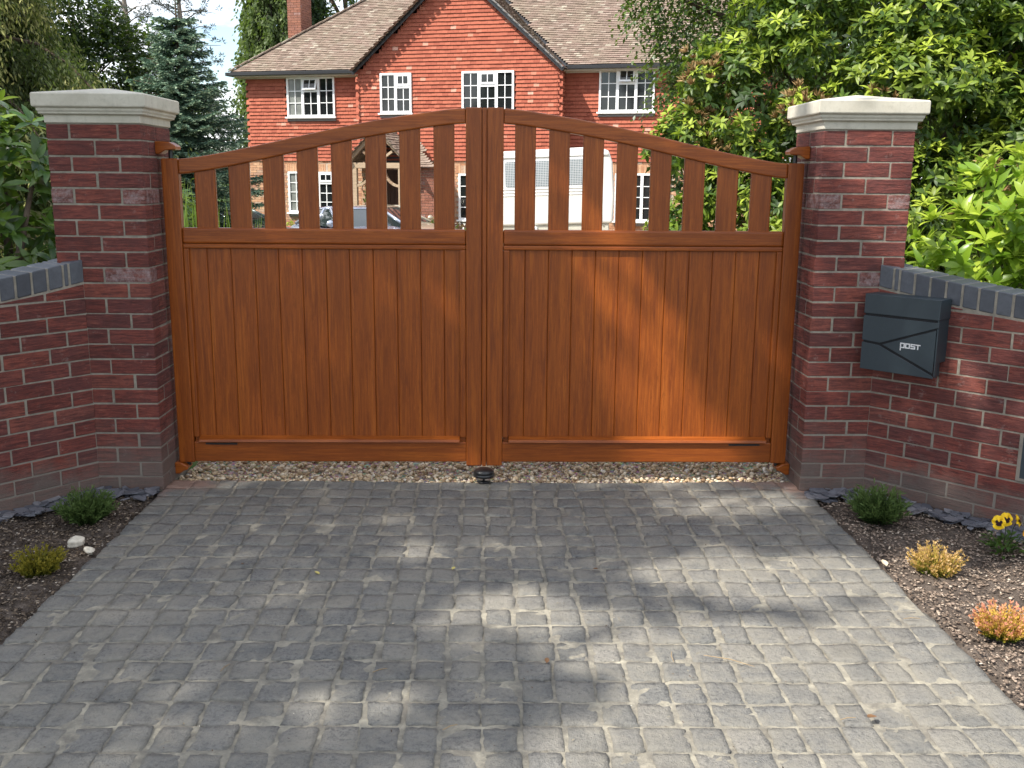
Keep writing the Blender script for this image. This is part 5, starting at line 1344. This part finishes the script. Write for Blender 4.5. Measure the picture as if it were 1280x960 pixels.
# climber on a trellis beside the door
p = hp_(-2.78, GD - .12, 0); root = empty('climber', tuple(p), math.radians(-16), 'bare-stemmed climber on the brick left of the front door', 'plant', 'small plants along the house front')
mb = MB()
for i in range(7):
    x = RND.uniform(-.1, .35); pts = [(x * .2, 0, 0)]
    for j in range(1, 7): pts.append((x * .2 + (x) * j / 6 + RND.gauss(0, .05), RND.gauss(0, .02), j * .33))
    mb.tube(pts, .013, 5)
mb.build('stems', M['bark'], root)
lv = Leaves(); n = 60; rosettes(lv, np.stack([RG.uniform(-.1, .4, n), RG.normal(-.03, .03, n), RG.uniform(.5, 2.0, n)], 1), rdir(n, .3), 4, .07, .04, (50, 85), 2); lv.build('leaves', M['lau2'], root)

# ------------------------------------------------------------------ roadside tree whose crown shades the entrance (left of and behind the viewpoint)
LIT = [  # sunlit openings on the ground plane: x, y, rx, ry, strength
    (1.114, 4.66, .22, .10, .8), (1.44, 4.72, .12, .07, .6), (1.03, 3.80, .32, .16, 1), (1.42, 3.74, .22, .16, 1), (.2, 3.40, .26, .13, .9), (.42, 3.20, .16, .09, .7), (.78, 3.28, .14, .08, .6),
    (1.05, 3.02, .68, .28, 1), (1.2, 2.55, .9, .4, 1), (.62, 2.72, .28, .14, .7), (-.42, 2.77, .15, .06, .7), (-.88, 2.75, .1, .04, .4), (-1.14, 2.5, .2, .05, .3), (.1, 2.42, .35, .05, .45), (-.75, 3.5, .16, .05, .35), (-.55, 4.5, .12, .05, .35), (-.26, 4.07, .13, .06, .55), (.02, 4.12, .1, .05, .5), (-.95, 4.25, .1, .05, .35),
    (1.98, 3.68, .2, .16, 1), (1.70, 3.2, .3, .2, 1), (2.1, 3.2, .4, .25, 1), (1.75, 3.85, .12, .08, .8),
    (-.1, 5.06, .2, .04, .6), (-1.2, 5.05, .2, .03, .5), (.8, 5.05, .25, .03, .5),
    (3.2, 5.75, .35, .2, .9), (2.9, 5.5, .15, .1, .5), (2.75, 4.75, .12, .1, .5), (3.05, 4.65, .12, .14, .5), (2.55, 5.0, .1, .07, .4), (2.1, 5.35, .08, .1, .3)]
for x, z, w, s_ in ((1.02, .14, .19, 1), (.98, .28, .18, 1), (.92, .42, .16, 1), (.85, .58, .14, 1), (.78, .75, .12, .9), (.70, .95, .10, .8), (.6, 1.2, .10, .8), (.5, 1.4, .09, .5)):
    LIT.append((x + KX * z, GY + KY * z, w, .06, s_))
def shade_p(gx, gy):
    p = np.ones(len(gx))
    for x, y, rx, ry, s in LIT:
        q = ((gx - x) / (rx + .115)) ** 2 + ((gy - y) / (ry + .105)) ** 2
        p = np.minimum(p, 1 - s * np.clip(1.9 - q * 1.15, 0, 1))
    edge = np.clip((6.1 + 1.15 * np.clip((-1.0 - gx) / .5, 0, 1) + .05 * np.sin(gx * 5) - gy) / .12, 0, 1) * np.clip((4.0 - gx) / .4, 0, 1)
    return p * edge
root = tree_root('roadside_tree', (-11.5, -5.0, -.05), 'spreading roadside tree left of the entrance whose crown dapples the cobbles', 'tree')
lv = Leaves(); n = 66000
gx, gy, zz = RG.uniform(-5.5, 4.0, n), RG.uniform(-2.0, 7.3, n), 8 + 3.2 * RG.uniform(0, 1, n)
keep = RG.uniform(0, 1, n) < shade_p(gx, gy) ** 1.6
gx, gy, zz = gx[keep], gy[keep], zz[keep]; n = len(gx)
P = np.stack([gx - KX * zz, gy - KY * zz, zz], 1)
a = RG.uniform(0, 2 * PI, n)
lv.add(P, np.stack([np.cos(a), np.sin(a), RG.normal(-.2, .3, n)], 1), nrm(np.array([0, 0, 1.]) + RG.normal(0, .45, (n, 3))), RG.uniform(.13, .2, n), RG.uniform(.08, .12, n), 2, .2, .15, RG.uniform(0, 1, n))
local(lv, root).build('crown', M['far2'], root)
mb = MB(); mb.tube([(-11.5, -5, -.05), (-11.4, -4.9, 3), (-11, -4.5, 6), (-10.2, -3.6, 8.5)], [.42, .34, .26, .14], 10)
limbs(mb, (-11, -4.5, 6), [(-9.5, -1.5, 9.6), (-12.6, -2.5, 10.0), (-8.6, -4.2, 9.8), (-13, -5, 9.5)], .16, .03, rise=.2)
mloc(mb, root).build('trunk', M['bark'], root)
